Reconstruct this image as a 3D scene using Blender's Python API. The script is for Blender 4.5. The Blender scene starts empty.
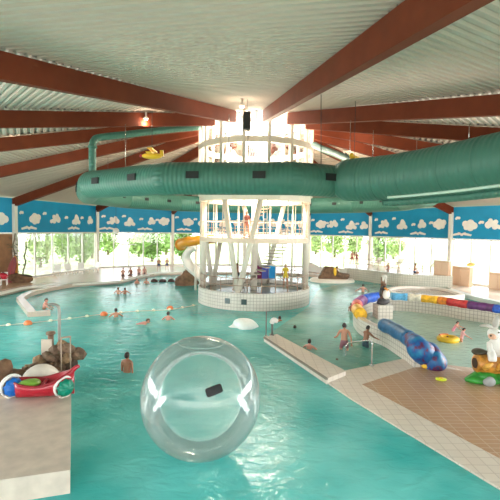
import bpy, bmesh, math, random
import numpy as np
from mathutils import Vector, Matrix
PI = math.pi
random.seed(7)
SC = bpy.context.scene
COL = SC.collection

# ------------------------------------------------------------------ camera
H = 5.0
FPX = 420.0
PITCH, ROLL = math.radians(2.93), math.radians(0.86)
cam_d = bpy.data.cameras.new('camera')
cam = bpy.data.objects.new('camera', cam_d)
COL.objects.link(cam)
cam_d.sensor_width = 36.0
cam_d.lens = 36.0 * FPX / 500.0
cam_d.clip_start = 0.05
cam_d.clip_end = 400
CAM_R = (Matrix.Rotation(PI / 2 - PITCH, 3, 'X') @ Matrix.Rotation(ROLL, 3, 'Z'))
cam.matrix_world = Matrix.Translation((0, 0, H)) @ CAM_R.to_4x4()
SC.camera = cam

# ------------------------------------------------------------------ world, lights, exposure
SC.view_settings.view_transform = 'Standard'
SC.view_settings.look = 'None'
SC.view_settings.gamma = 1.0
SC.view_settings.use_curve_mapping = False
SC.view_settings.exposure = 0.85
world = bpy.data.worlds.new('world')
SC.world = world
world.use_nodes = True
bg = world.node_tree.nodes['Background']
bg.inputs[0].default_value = (0.93, 0.97, 1.0, 1)
bg.inputs[1].default_value = 3.0

def area_light(name, loc, target, sx, sy, power, color=(1, 1, 1)):
    l = bpy.data.lights.new(name, 'AREA')
    l.shape = 'RECTANGLE'; l.size = sx; l.size_y = sy; l.energy = power; l.color = color
    o = bpy.data.objects.new(name, l)
    COL.objects.link(o)
    o.location = loc
    o.rotation_euler = (Vector(target) - Vector(loc)).to_track_quat('-Z', 'Y').to_euler()
    return o
# frontal fill added behind the camera; daylight from unseen window bands left and right
area_light('fill_near', (0, -2.5, 4.2), (0, 25, 4.4), 18, 4.0, 650, (1, .95, .88))
area_light('daylight_left', (-21.0, 14, 3.2), (0, 24, 3.0), 18, 3.6, 1900, (1, .97, .93))
area_light('daylight_right', (22.5, 17, 3.2), (0, 24, 3.0), 20, 3.6, 2300, (1, .97, .93))
sun_d = bpy.data.lights.new('sun', 'SUN'); sun_d.energy = 2.2; sun_d.angle = math.radians(3); sun_d.color = (1, .95, .86)
sun = bpy.data.objects.new('sun', sun_d); COL.objects.link(sun); sun.location = (20, 60, 40)
sun.rotation_euler = Vector((-.55, -.5, -.62)).to_track_quat('-Z', 'Y').to_euler()

# ------------------------------------------------------------------ placement from the camera geometry
def ray(px, py):
    return (CAM_R @ Vector(((px - 250) / FPX, (250 - py) / FPX, -1))).normalized()
def W(px, py, z=0.0):
    d = ray(px, py); t = (z - H) / d.z
    return Vector((d.x * t, d.y * t, z))
def WD(px, py, Y):
    d = ray(px, py); t = Y / d.y
    return Vector((d.x * t, Y, H + d.z * t))

# ------------------------------------------------------------------ materials
MATS = {}
def nt(m): return m.node_tree.nodes, m.node_tree.links
def mat(name, col, rough=.5, metal=0.0, noise=0.0, scale=4.0, bump=0.0, bscale=20.0, coat=0.0, emit=0.0):
    if name in MATS: return MATS[name]
    m = bpy.data.materials.new(name); m.use_nodes = True
    N, L = nt(m); b = N['Principled BSDF']
    b.inputs['Base Color'].default_value = (*col, 1)
    b.inputs['Roughness'].default_value = rough
    b.inputs['Metallic'].default_value = metal
    b.inputs['Coat Weight'].default_value = coat
    if emit:
        b.inputs['Emission Color'].default_value = (*col, 1)
        b.inputs['Emission Strength'].default_value = emit
    if noise or bump:
        tc = N.new('ShaderNodeTexCoord')
    if noise:
        t = N.new('ShaderNodeTexNoise'); t.inputs['Scale'].default_value = scale
        t.inputs['Detail'].default_value = 4
        L.new(tc.outputs['Object'], t.inputs['Vector'])
        r = N.new('ShaderNodeValToRGB')
        a = [max(0, c * (1 - noise)) for c in col]; c2 = [min(1, c * (1 + noise)) for c in col]
        r.color_ramp.elements[0].color = (*a, 1); r.color_ramp.elements[1].color = (*c2, 1)
        r.color_ramp.elements[0].position = .3; r.color_ramp.elements[1].position = .7
        L.new(t.outputs['Fac'], r.inputs['Fac']); L.new(r.outputs['Color'], b.inputs['Base Color'])
    if bump:
        t2 = N.new('ShaderNodeTexNoise'); t2.inputs['Scale'].default_value = bscale
        L.new(tc.outputs['Object'], t2.inputs['Vector'])
        bp = N.new('ShaderNodeBump'); bp.inputs['Strength'].default_value = bump
        bp.inputs['Distance'].default_value = .05
        L.new(t2.outputs['Fac'], bp.inputs['Height']); L.new(bp.outputs['Normal'], b.inputs['Normal'])
    MATS[name] = m
    return m
def tile_mat(name, c1, c2, grout, size=.22, rough=.3, w=None, g=.012):
    if name in MATS: return MATS[name]
    m = bpy.data.materials.new(name); m.use_nodes = True
    N, L = nt(m); b = N['Principled BSDF']
    uv = N.new('ShaderNodeUVMap'); uv.uv_map = 'UVMap'
    t = N.new('ShaderNodeTexBrick'); t.offset = 0.0; t.squash = 1.0
    t.inputs['Scale'].default_value = 1.0
    t.inputs['Color1'].default_value = (*c1, 1); t.inputs['Color2'].default_value = (*c2, 1)
    t.inputs['Mortar'].default_value = (*grout, 1)
    t.inputs['Mortar Size'].default_value = g
    t.inputs['Brick Width'].default_value = w or size; t.inputs['Row Height'].default_value = size
    L.new(uv.outputs['UV'], t.inputs['Vector']); L.new(t.outputs['Color'], b.inputs['Base Color'])
    b.inputs['Roughness'].default_value = rough
    MATS[name] = m
    return m
def glass_mat(name, tint=(1, 1, 1), gloss=.08, haze=0.0):
    if name in MATS: return MATS[name]
    m = bpy.data.materials.new(name); m.use_nodes = True
    N, L = nt(m); N.remove(N['Principled BSDF']); out = N['Material Output']
    tr = N.new('ShaderNodeBsdfTransparent'); tr.inputs[0].default_value = (*tint, 1)
    gl = N.new('ShaderNodeBsdfGlossy'); gl.inputs['Roughness'].default_value = .03
    fr = N.new('ShaderNodeFresnel'); fr.inputs['IOR'].default_value = 1.45
    ad = N.new('ShaderNodeMath'); ad.operation = 'MULTIPLY'; ad.inputs[1].default_value = gloss / .04
    cl = N.new('ShaderNodeMath'); cl.operation = 'MINIMUM'; cl.inputs[1].default_value = .9
    mx = N.new('ShaderNodeMixShader')
    L.new(fr.outputs[0], ad.inputs[0]); L.new(ad.outputs[0], cl.inputs[0]); L.new(cl.outputs[0], mx.inputs[0])
    L.new(tr.outputs[0], mx.inputs[1]); L.new(gl.outputs[0], mx.inputs[2])
    res = mx
    if haze:
        df = N.new('ShaderNodeBsdfDiffuse'); df.inputs[0].default_value = (.72, .86, .82, 1)
        m2 = N.new('ShaderNodeMixShader'); m2.inputs[0].default_value = haze
        L.new(mx.outputs[0], m2.inputs[1]); L.new(df.outputs[0], m2.inputs[2]); res = m2
    L.new(res.outputs[0], out.inputs['Surface'])
    MATS[name] = m
    return m
def water_mat(name, c1, c2, clear=.4, tint=(.55, .9, .88)):
    m = bpy.data.materials.new(name); m.use_nodes = True
    N, L = nt(m); N.remove(N['Principled BSDF']); out = N['Material Output']
    tc = N.new('ShaderNodeTexCoord')
    n1 = N.new('ShaderNodeTexNoise'); n1.inputs['Scale'].default_value = .35; n1.inputs['Detail'].default_value = 3
    L.new(tc.outputs['Object'], n1.inputs['Vector'])
    rp = N.new('ShaderNodeValToRGB'); rp.color_ramp.elements[0].position = .35; rp.color_ramp.elements[1].position = .65
    rp.color_ramp.elements[0].color = (*c1, 1); rp.color_ramp.elements[1].color = (*c2, 1)
    L.new(n1.outputs['Fac'], rp.inputs['Fac'])
    mp = N.new('ShaderNodeMapping'); mp.inputs['Scale'].default_value = (1.0, 1.6, 1)
    L.new(tc.outputs['Object'], mp.inputs['Vector'])
    n2 = N.new('ShaderNodeTexNoise'); n2.inputs['Scale'].default_value = 2.2; n2.inputs['Detail'].default_value = 5
    n2.inputs['Distortion'].default_value = .6
    L.new(mp.outputs[0], n2.inputs['Vector'])
    bp = N.new('ShaderNodeBump'); bp.inputs['Strength'].default_value = .4; bp.inputs['Distance'].default_value = .1
    L.new(n2.outputs['Fac'], bp.inputs['Height'])
    df = N.new('ShaderNodeBsdfDiffuse'); L.new(rp.outputs[0], df.inputs[0]); L.new(bp.outputs[0], df.inputs['Normal'])
    tr = N.new('ShaderNodeBsdfTransparent'); tr.inputs[0].default_value = (*tint, 1)
    m1 = N.new('ShaderNodeMixShader'); m1.inputs[0].default_value = clear
    L.new(df.outputs[0], m1.inputs[1]); L.new(tr.outputs[0], m1.inputs[2])
    gl = N.new('ShaderNodeBsdfGlossy'); gl.inputs['Roughness'].default_value = .12; L.new(bp.outputs[0], gl.inputs['Normal'])
    fr = N.new('ShaderNodeFresnel'); fr.inputs['IOR'].default_value = 1.33; L.new(bp.outputs[0], fr.inputs['Normal'])
    m2 = N.new('ShaderNodeMixShader'); L.new(fr.outputs[0], m2.inputs[0])
    L.new(m1.outputs[0], m2.inputs[1]); L.new(gl.outputs[0], m2.inputs[2]); L.new(m2.outputs[0], out.inputs['Surface'])
    return m

M_white = mat('white_paint', (.76, .73, .68), .45)
M_cream = mat('cream_paint', (.80, .74, .66), .5)
M_pinkedge = mat('slab_edge', (.74, .58, .47), .5)
M_beam = mat('glulam', (.15, .028, .009), .7, noise=.14, scale=1.2)
M_beam.node_tree.nodes['Principled BSDF'].inputs['Specular IOR Level'].default_value = .2
M_roof = mat('roof_sheet', (.49, .385, .32), .85)
M_duct = None
M_steel = mat('steel', (.55, .53, .50), .25, .9)
M_dark = mat('dark', (.008, .009, .010), .6)
M_blue = mat('mural_blue', (.0, .27, .50), .6, noise=.06, scale=1)
M_cloud = mat('mural_cloud', (.88, .80, .74), .7, noise=.06, scale=2)
M_wood = mat('wood_panel', (.34, .16, .07), .45, noise=.2, scale=2)
M_glass = glass_mat('window_glass', (.99, 1, .99), .02)
M_tilew = tile_mat('tile_white', (.69, .64, .565), (.65, .60, .53), (.34, .29, .25), .2)
M_tilef = tile_mat('tile_floor_pale', (.56, .44, .36), (.52, .41, .33), (.48, .40, .34), .3, .22)
M_tiletan = tile_mat('tile_floor_tan', (.50, .33, .20), (.45, .29, .18), (.34, .24, .16), .3, .22)
M_tilebrown = tile_mat('tile_floor_brown', (.47, .28, .165), (.43, .255, .15), (.56, .42, .31), .2, .3, w=.4)
M_strip = tile_mat('tile_walkway', (.72, .64, .55), (.68, .60, .52), (.55, .47, .40), .3, .35)
M_water = water_mat('pool_water', (.065, .58, .57), (.25, .88, .84), .24)
M_water2 = water_mat('kids_water', (.46, .67, .57), (.55, .76, .66), .24, (.75, .92, .86))
M_rock = mat('rock', (.17, .105, .065), .8, noise=.5, scale=5, bump=.8, bscale=12)
M_rockd = mat('rock_far', (.16, .085, .045), .8, noise=.4, scale=4, bump=.6, bscale=8)
M_skin = mat('skin', (.52, .25, .155), .5)
M_skinp = mat('skin_pink', (.62, .30, .22), .5)
M_skind = mat('skin_tan', (.34, .145, .08), .5)
M_hair = mat('hair_dark', (.02, .013, .01), .6)
M_hairb = mat('hair_brown', (.09, .045, .02), .6)
M_red = mat('red_plastic', (.45, .012, .03), .3, coat=.3)
M_green = mat('green_plastic', (.25, .50, .06), .35)
M_teal = mat('teal_plastic', (.0, .22, .14), .35)
M_bluep = mat('blue_plastic', (.01, .16, .60), .35)
M_shell = mat('shell_white', (.75, .68, .60), .5, noise=.08, scale=5)
M_orange = mat('orange_slide', (.70, .27, .02), .3)
M_yellow = mat('yellow_plastic', (.85, .52, .03), .35)
M_buoy = mat('buoy_orange', (.75, .20, .06), .4)

def duct_mat():
    m = mat('duct_teal', (.055, .170, .130), .5)
    N, L = nt(m); b = N['Principled BSDF']
    uv = N.new('ShaderNodeUVMap'); uv.uv_map = 'UVMap'
    wv = N.new('ShaderNodeTexWave'); wv.wave_type = 'BANDS'; wv.bands_direction = 'Y'
    wv.inputs['Scale'].default_value = 1.6
    L.new(uv.outputs[0], wv.inputs['Vector'])
    bp = N.new('ShaderNodeBump'); bp.inputs['Strength'].default_value = .35; bp.inputs['Distance'].default_value = .05
    L.new(wv.outputs['Fac'], bp.inputs['Height']); L.new(bp.outputs[0], b.inputs['Normal'])
    return m
M_duct = duct_mat()

# ------------------------------------------------------------------ mesh builder
class MB:
    def __init__(s):
        s.bm = bmesh.new(); s.uv = s.bm.loops.layers.uv.new('UVMap'); s.done = set()
    def face(s, vs, uvs=None, smooth=False):
        try: f = s.bm.faces.new(vs)
        except ValueError: return None
        f.smooth = smooth
        if uvs:
            for lp, u in zip(f.loops, uvs): lp[s.uv].uv = u
            s.done.add(f)
        return f
    def box(s, c, sz, rz=0.0, R=None):
        R = R or Matrix.Rotation(rz, 3, 'Z'); c = Vector(c)
        v = [s.bm.verts.new(c + R @ Vector((x * sz[0] / 2, y * sz[1] / 2, z * sz[2] / 2))) for z in (-1, 1) for y in (-1, 1) for x in (-1, 1)]
        for q in ((0, 2, 3, 1), (4, 5, 7, 6), (0, 1, 5, 4), (2, 6, 7, 3), (0, 4, 6, 2), (1, 3, 7, 5)):
            s.face([v[i] for i in q])
        return s
    def bar(s, a, b, w, h):
        a, b = Vector(a), Vector(b); d = (b - a)
        l = d.length; d.normalize()
        x = d.cross(Vector((0, 0, 1)))
        if x.length < 1e-4: x = Vector((1, 0, 0))
        x.normalize(); z = x.cross(d)
        R = Matrix((x, d, z)).transposed()
        return s.box((a + b) / 2, (w, l, h), R=R)
    def tube(s, pts, r, n=12, caps=True, closed=False, sy=1.0):
        pts = [Vector(p) for p in pts]; k = len(pts)
        rs = r if isinstance(r, (list, tuple)) else [r] * k
        rings = []; ln = 0; lens = []
        T = []
        for i in range(k):
            if closed: d = pts[(i + 1) % k] - pts[i - 1]
            else: d = pts[min(i + 1, k - 1)] - pts[max(i - 1, 0)]
            T.append(d.normalized())
        up = Vector((0, 0, 1))
        if abs(T[0].dot(up)) > .95: up = Vector((0, 1, 0))
        x = T[0].cross(up).normalized()
        for i in range(k):
            x = (x - T[i] * x.dot(T[i])).normalized(); y = x.cross(T[i])
            if i: ln += (pts[i] - pts[i - 1]).length
            lens.append(ln)
            # mitre
            m = 1.0
            rings.append([s.bm.verts.new(pts[i] + (x * math.cos(2 * PI * j / n) + y * math.sin(2 * PI * j / n) * sy) * rs[i] * m) for j in range(n)])
        for i in range(k if closed else k - 1):
            a, b = rings[i], rings[(i + 1) % k]
            va = lens[i]; vb = lens[i + 1] if i + 1 < k else ln + (pts[0] - pts[-1]).length
            for j in range(n):
                j2 = (j + 1) % n; rr = rs[i] * 2 * PI / n
                s.face([a[j], a[j2], b[j2], b[j]], [(j * rr, va), ((j + 1) * rr, va), ((j + 1) * rr, vb), (j * rr, vb)], True)
        if caps and not closed:
            s.face(rings[0][::-1]); s.face(rings[-1])
        return s
    def lathe(s, prof, n=24, c=(0, 0, 0), smooth=True):
        c = Vector(c); rings = []
        for r, z in prof:
            rings.append([s.bm.verts.new(c + Vector((r * math.cos(2 * PI * j / n), r * math.sin(2 * PI * j / n), z))) for j in range(n)] if r > 1e-5 else [s.bm.verts.new(c + Vector((0, 0, z)))])
        for i in range(len(rings) - 1):
            a, b = rings[i], rings[i + 1]
            for j in range(n):
                j2 = (j + 1) % n
                if len(a) == 1 and len(b) == 1: continue
                if len(a) == 1: s.face([a[0], b[j2], b[j]], None, smooth)
                elif len(b) == 1: s.face([a[j], a[j2], b[0]], None, smooth)
                else:
                    r = max(prof[i][0], prof[i + 1][0]) * 2 * PI / n; z0, z1 = prof[i][1], prof[i + 1][1]
                    if abs(z1 - z0) > .02: s.face([a[j], a[j2], b[j2], b[j]], [(j * r, z0), ((j + 1) * r, z0), ((j + 1) * r, z1), (j * r, z1)], smooth)
                    else: s.face([a[j], a[j2], b[j2], b[j]], None, smooth)
        return s
    def ball(s, c, r, n=12, R=None):
        c = Vector(c); r = r if isinstance(r, (tuple, list)) else (r, r, r)
        m = max(5, n // 2 + 1); rows = []
        for i in range(m + 1):
            t = PI * i / m
            cnt = 1 if i in (0, m) else n
            row = []
            for j in range(cnt):
                p = Vector((r[0] * math.sin(t) * math.cos(2 * PI * j / n), r[1] * math.sin(t) * math.sin(2 * PI * j / n), -r[2] * math.cos(t)))
                row.append(s.bm.verts.new(c + (R @ p if R else p)))
            rows.append(row)
        for i in range(m):
            a, b = rows[i], rows[i + 1]
            for j in range(n):
                j2 = (j + 1) % n
                if len(a) == 1: s.face([a[0], b[j2], b[j]], None, True)
                elif len(b) == 1: s.face([a[j], a[j2], b[0]], None, True)
                else: s.face([a[j], a[j2], b[j2], b[j]], None, True)
        return s
    def prism(s, poly, z0, z1):
        lo = [s.bm.verts.new((p[0], p[1], z0)) for p in poly]; hi = [s.bm.verts.new((p[0], p[1], z1)) for p in poly]
        n = len(poly)
        f1 = s.face(hi); f0 = s.face(lo[::-1])
        u = 0
        for i in range(n):
            j = (i + 1) % n; l = (lo[j].co - lo[i].co).length
            s.face([lo[i], lo[j], hi[j], hi[i]], [(u, z0), (u + l, z0), (u + l, z1), (u, z1)]); u += l
        return s
    def wall(s, path, z0, z1, th, closed=False):
        """A wall of even thickness along a horizontal path."""
        P = [Vector((p[0], p[1], 0)) for p in path]; k = len(P); A = []; B = []
        for i in range(k):
            d = (P[(i + 1) % k] - P[i - 1]) if closed else (P[min(i + 1, k - 1)] - P[max(0, i - 1)])
            d.normalize(); nrm = Vector((-d.y, d.x, 0)) * th / 2
            A.append(P[i] + nrm); B.append(P[i] - nrm)
        mk = lambda p, z: s.bm.verts.new((p.x, p.y, z))
        a0 = [mk(p, z0) for p in A]; a1 = [mk(p, z1) for p in A]; b0 = [mk(p, z0) for p in B]; b1 = [mk(p, z1) for p in B]
        u = 0
        for i in range(k if closed else k - 1):
            j = (i + 1) % k; l = (P[j] - P[i]).length
            s.face([b0[i], b0[j], b1[j], b1[i]], [(u, z0), (u + l, z0), (u + l, z1), (u, z1)])
            s.face([a0[j], a0[i], a1[i], a1[j]], [(u + l, z0), (u, z0), (u, z1), (u + l, z1)])
            s.face([a1[i], b1[i], b1[j], a1[j]], [(u, 0), (u, th), (u + l, th), (u + l, 0)])
            s.face([b0[i], a0[i], a0[j], b0[j]]); u += l
        if not closed:
            s.face([a0[0], b0[0], b1[0], a1[0]]); s.face([b0[-1], a0[-1], a1[-1], b1[-1]])
        return s
    def build(s, name, m, parent=None, base=None, jitter=0.0, bevel=0.0):
        bm = s.bm
        for f in bm.faces:
            if f in s.done: continue
            n = f.normal if f.normal.length > 0 else None
            f.normal_update(); n = f.normal
            for lp in f.loops:
                p = lp.vert.co
                if abs(n.z) > .7: lp[s.uv].uv = (p.x, p.y)
                else:
                    h = Vector((-n.y, n.x, 0))
                    h = h.normalized() if h.length > 1e-6 else Vector((1, 0, 0))
                    lp[s.uv].uv = (p.dot(h), p.z)
        bmesh.ops.recalc_face_normals(bm, faces=bm.faces)
        if len(bm.faces) == 1:
            bm.faces.ensure_lookup_table()
            if bm.faces[0].normal.z < 0: bm.faces[0].normal_flip()
        if jitter:
            rnd = random.Random(len(bm.verts))
            for v in bm.verts: v.co += Vector((rnd.uniform(-1, 1), rnd.uniform(-1, 1), rnd.uniform(-1, 1))) * jitter
        off = Vector((0, 0, 0))
        if base is not None: off = Vector(base)
        if off.length: bmesh.ops.translate(bm, verts=bm.verts, vec=-off)
        me = bpy.data.meshes.new(name); bm.to_mesh(me); bm.free()
        o = bpy.data.objects.new(name, me); COL.objects.link(o)
        if m: me.materials.append(m)
        if parent is not None: o.parent = parent
        elif base is not None: o.location = off
        if bevel:
            bv = o.modifiers.new('bevel', 'BEVEL'); bv.width = bevel; bv.segments = 2; bv.limit_method = 'ANGLE'
        return o
def tag(o, label=None, cat=None, group=None, kind=None):
    if label: o['label'] = label
    if cat: o['category'] = cat
    if group: o['group'] = group
    if kind: o['kind'] = kind
    return o
def thing(name, label, cat, loc=(0, 0, 0), rz=0.0, group=None):
    o = bpy.data.objects.new(name, None); COL.objects.link(o)
    o.location = loc; o.rotation_euler = (0, 0, rz); o.empty_display_size = .2
    return tag(o, label, cat, group)
def kids(o): return [c for c in COL.objects if c.parent == o]
def copy_tree(o, parent=None):
    c = o.copy(); COL.objects.link(c)
    if parent is not None: c.parent = parent
    for ch in kids(o): copy_tree(ch, c)
    return c
def structure(o): o['kind'] = 'structure'; return o
def catmull(P, n=8, closed=False):
    P = [Vector(p) for p in P]; k = len(P); out = []
    for i in range(k if closed else k - 1):
        p0 = P[i - 1] if (i > 0 or closed) else P[0]; p1 = P[i]; p2 = P[(i + 1) % k]
        p3 = P[(i + 2) % k] if (closed or i + 2 < k) else P[-1]
        for j in range(n):
            t = j / n
            out.append(.5 * ((2 * p1) + (p2 - p0) * t + (2 * p0 - 5 * p1 + 4 * p2 - p3) * t * t + (3 * p1 - p0 - 3 * p2 + p3) * t ** 3))
    if not closed: out.append(P[-1])
    return out
def blob(c, r, amp, seed, n=3, R=None):
    """Lumpy rounded lump (returned as an MB)."""
    mb = MB(); rnd = random.Random(seed)
    bmesh.ops.create_icosphere(mb.bm, subdivisions=n, radius=1)
    dirs = [(Vector((rnd.gauss(0, 1), rnd.gauss(0, 1), rnd.gauss(0, 1))).normalized(), rnd.uniform(-1, 1)) for _ in range(26)]
    c = Vector(c)
    for v in mb.bm.verts:
        d = v.co.normalized(); k = 1
        for q, a in dirs: k += amp * a * max(0, d.dot(q)) ** 6
        v.co = c + Vector((d.x * r[0], d.y * r[1], d.z * r[2])) * k
    for f in mb.bm.faces: f.smooth = n > 2
    return mb

# ================================================================== THE HALL
TC = Vector((0.3, 29.0, 0))          # the tower and roof centre
DR = 3.9                             # radius of the glazed drum
EAVE, APEX = 7.26, 12.0
COLS = [(-0.7, 54.0), (7.4, 52.6), (13.8, 48.0), (18.9, 39.3), (23.6, 31.7), (24.8, 22.0), (22.5, 11.6), (14.8, 2.8),
        (4.2, -3.8), (-10.7, -1.0), (-18.4, 8.2), (-23.0, 17.6), (-23.6, 27.8), (-20.25, 35.8), (-17.4, 47.5), (-9.75, 52.5)]
NC = len(COLS)
ZD = 0.25                            # deck level
BB, BT = 4.36, EAVE                  # bottom and top of the painted band

# pool basin floor, deck slabs
def pxpoly(L, z): return [W(a, b, z) for a, b in L]
f = MB().box((2, 24, -1.5), (56, 62, .2)).build('floor_pool', mat('pool_bottom', (.42, .66, .64), .4)); structure(f)
def inward(p, k=.0):
    v = Vector((p[0], p[1], 0)); return v + (TC - v).normalized() * k
edge_far = pxpoly([(-45, 303), (0, 293), (24, 287.6), (48, 285.6), (82, 283.4), (120, 281), (138, 276.5), (160, 273), (195, 272), (250, 272), (300, 273.5), (330, 276.5)], ZD)
out_far = [inward(COLS[i], -.3) for i in (2, 1, 0, 15, 14, 13, 12)]
poly = edge_far + [W(352, 272, ZD)] + [Vector((p.x, p.y, ZD)) for p in out_far]
dk = MB().prism(poly, -1.4, ZD).build('floor_deck_far', M_tilef, base=(-5, 45, 0)); structure(dk)
# white coping along the pool edge
cp = MB().wall(catmull(edge_far[:9], 5), ZD - .1, ZD + .03, .4).build('trim_1', M_cream, base=(-10, 36, 0)); structure(cp)
# tan deck in front of the panelled wall on the left
tanp = [W(-45, 300, ZD), W(0, 290.5, ZD), W(22, 285.5, ZD), W(60, 282, ZD), Vector((-18.6, 40.0, 0)), Vector((-19.8, 36.0, 0)), Vector((-22.8, 28, 0))]
td = MB().prism(tanp, ZD + .0, ZD + .015).build('floor_deck_tan', M_tiletan, base=(-18, 32, 0)); structure(td)
# right deck behind the curved channel
edge_r = pxpoly([(452, 289), (470, 294.5), (500, 301), (540, 308), (600, 330)], ZD)
pr = edge_r + [Vector((20.5, 13, 0)), Vector((22.8, 11.6, 0)), Vector((25.1, 22, 0)), Vector((23.9, 31.8, 0)), Vector((19.2, 39.5, 0)), Vector((17.6, 38.9, 0))]
dr = MB().prism(pr, -1.4, ZD).build('floor_deck_right', mat('deck_white', (.80, .74, .68), .18), base=(20, 30, 0)); structure(dr)

# ---------------------------------------------------------------- walls, windows, mural
def cloud_outline(cs, n=36):
    cx = sum(c[0] for c in cs) / len(cs); cy = sum(c[1] for c in cs) / len(cs); out = []
    for i in range(n):
        a = 2 * PI * i / n; d = (math.cos(a), math.sin(a)); best = .02
        for x, y, r in cs:
            ox, oy = cx - x, cy - y; b = ox * d[0] + oy * d[1]; q = b * b - (ox * ox + oy * oy - r * r)
            if q > 0: best = max(best, -b + math.sqrt(q))
        out.append((cx + d[0] * best, cy + d[1] * best))
    return out
CL = [[(-.28, -.1, .34), (.2, -.2, .30), (.0, .25, .30)],
      [(-.5, -.28, .25), (-.05, .1, .42), (.5, -.25, .30), (.0, .42, .25), (.1, -.28, .3)],
      [(-.45, -.1, .36), (-.25, .3, .26), (.25, .2, .24), (.65, -.3, .24), (.2, -.25, .3)],
      [(-.45, .15, .34), (.1, .2, .40), (.5, -.05, .36), (.1, -.25, .36), (-.35, -.25, .26)]]
def mural(A, B, seed):
    """Cloud cut-outs on the painted band from A to B (A is left as seen from inside)."""
    rnd = random.Random(seed); mb = MB()
    d = (B - A); L = d.length; d.normalize(); n = Vector((d.y, -d.x, 0))
    if n.dot(TC - A) < 0: n = -n
    def put(cs, u, v, k, sx=1):
        pts = cloud_outline([(x * sx, y, r) for x, y, r in cs])
        off = n * (.16 + rnd.uniform(0, .01))
        P = [A + d * (u * L + x * k) + Vector((0, 0, v + y * k)) for x, y in pts]
        a = [mb.bm.verts.new(p + off) for p in P]; b = [mb.bm.verts.new(p + n * .1) for p in P]
        mb.face(a)
        for i in range(len(a)):
            j = (i + 1) % len(a); mb.face([a[i], b[i], b[j], a[j]])
    us = [.12, .31, .58, .80]; order = [0, 1, 2, 3]
    if seed % 2: order = [3, 0, 1, 2]
    for u, o in zip(us, order):
        put(CL[o], u + rnd.uniform(-.02, .02), BB + 1.25 + rnd.uniform(-.1, .15), .86, -1 if seed % 3 == 0 else 1)
    for u in (.22, .42, .68, .93):
        put([(-.2, 0, .24), (.1, .05, .2), (.25, -.1, .2)], u + rnd.uniform(-.02, .02), BB + rnd.uniform(1.3, 2.0), .55)
    for u in (.36, .87):
        w = [(-.9 + .3 * i, (-.06 if i not in (2, 4) else .05), .14) for i in range(7)]
        put([(x, y, r) for x, y, r in w], u + rnd.uniform(-.03, .03), BB + .42, .9)
    return mb
def vec(i, k=0.0): p = inward(COLS[i % NC], k); return p
win_n = 0
VIS = {13: 5, 14: 5, 15: 4, 0: 4, 1: 4, 2: 5, 3: 5, 12: 0}
for i in range(NC):
    A, B = vec(i), vec(i + 1)
    d = (B - A).normalized(); L = (B - A).length; mid = (A + B) / 2
    n = Vector((d.y, -d.x, 0)); n = n if n.dot(TC - mid) > 0 else -n
    R = Matrix((d, Vector((-d.y, d.x, 0)), (0, 0, 1))).transposed()
    tagw = 'wall_%s' % ['far', 'far_right', 'terrace', 'right', 'right_side', 'right_near', 'near_right', 'near', 'near_left', 'left_near',
                        'left_side', 'left_mid', 'left_panelled', 'left', 'left_far', 'far_left'][i]
    # in index order the segment i joins column i to i+1
    visible = i in (0, 1, 2, 3, 4, 12, 13, 14, 15, 11)
    w = MB().box(mid + Vector((0, 0, (BB + BT) / 2)), (L, .24, BT - BB), R=R).build(tagw, M_blue, base=mid); structure(w)
    if visible:
        m_ = mural(A, B, i + 3) if (d.cross(n)).z > 0 else mural(B, A, i + 3)
        c = m_.build('cloud_mural', M_cloud, parent=w, base=mid); 
    bt = MB().box(mid + Vector((0, 0, BB - .07)) + n * .05, (L, .35, .12), R=R).build('bottom_edge', M_cream, parent=w, base=mid)
    if i == 12:
        # panelled wall under the band on the left
        pw = MB().box(mid + Vector((0, 0, (ZD + BB - .13) / 2)), (L, .22, BB - .13 - ZD), R=R).build('panelling', M_wood, parent=w, base=mid)
        continue
    if i in (4, 5, 6, 7, 8, 9, 10, 11): 
        # sides outside the picture: plain low parapet, daylight comes in above it
        pw = MB().box(mid + Vector((0, 0, .35)), (L, .22, 1.2), R=R).build('parapet', M_cream, parent=w, base=mid)
    win_n += 1
    nb = 5; mb = MB(); z0 = ZD if i not in (4, 5, 6, 7, 8, 9, 10, 11) else .95; z1 = BB - .13
    for q in range(nb + 1):
        mb.box(A + d * (L * q / nb * .96 + .02 * L) + Vector((0, 0, (z0 + z1) / 2)), (.11, .14, z1 - z0), R=R)
    mb.box(mid + Vector((0, 0, z0 + .08)), (L, .14, .16), R=R)
    if i in (14, 15): mb.box(A + d * (L * .4) + Vector((0, 0, 2.9)), (L * .2, .1, .09), R=R)
    wf = mb.build('window_%d' % win_n, M_white, base=mid); structure(wf)
    pane = MB().box(mid + Vector((0, 0, (z0 + z1) / 2)), (L * .99, .02, z1 - z0), R=R).build('pane', M_glass, parent=wf, base=mid)
for i in range(NC):
    p = vec(i, .28)
    c = MB().box(p + Vector((0, 0, (EAVE - .5 + ZD - .2) / 2)), (.30, .30, EAVE - .5 - ZD + .2), rz=math.atan2((TC - p).y, (TC - p).x)).build('trim_%d' % (i + 2), M_cream, base=p); structure(c)

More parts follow.
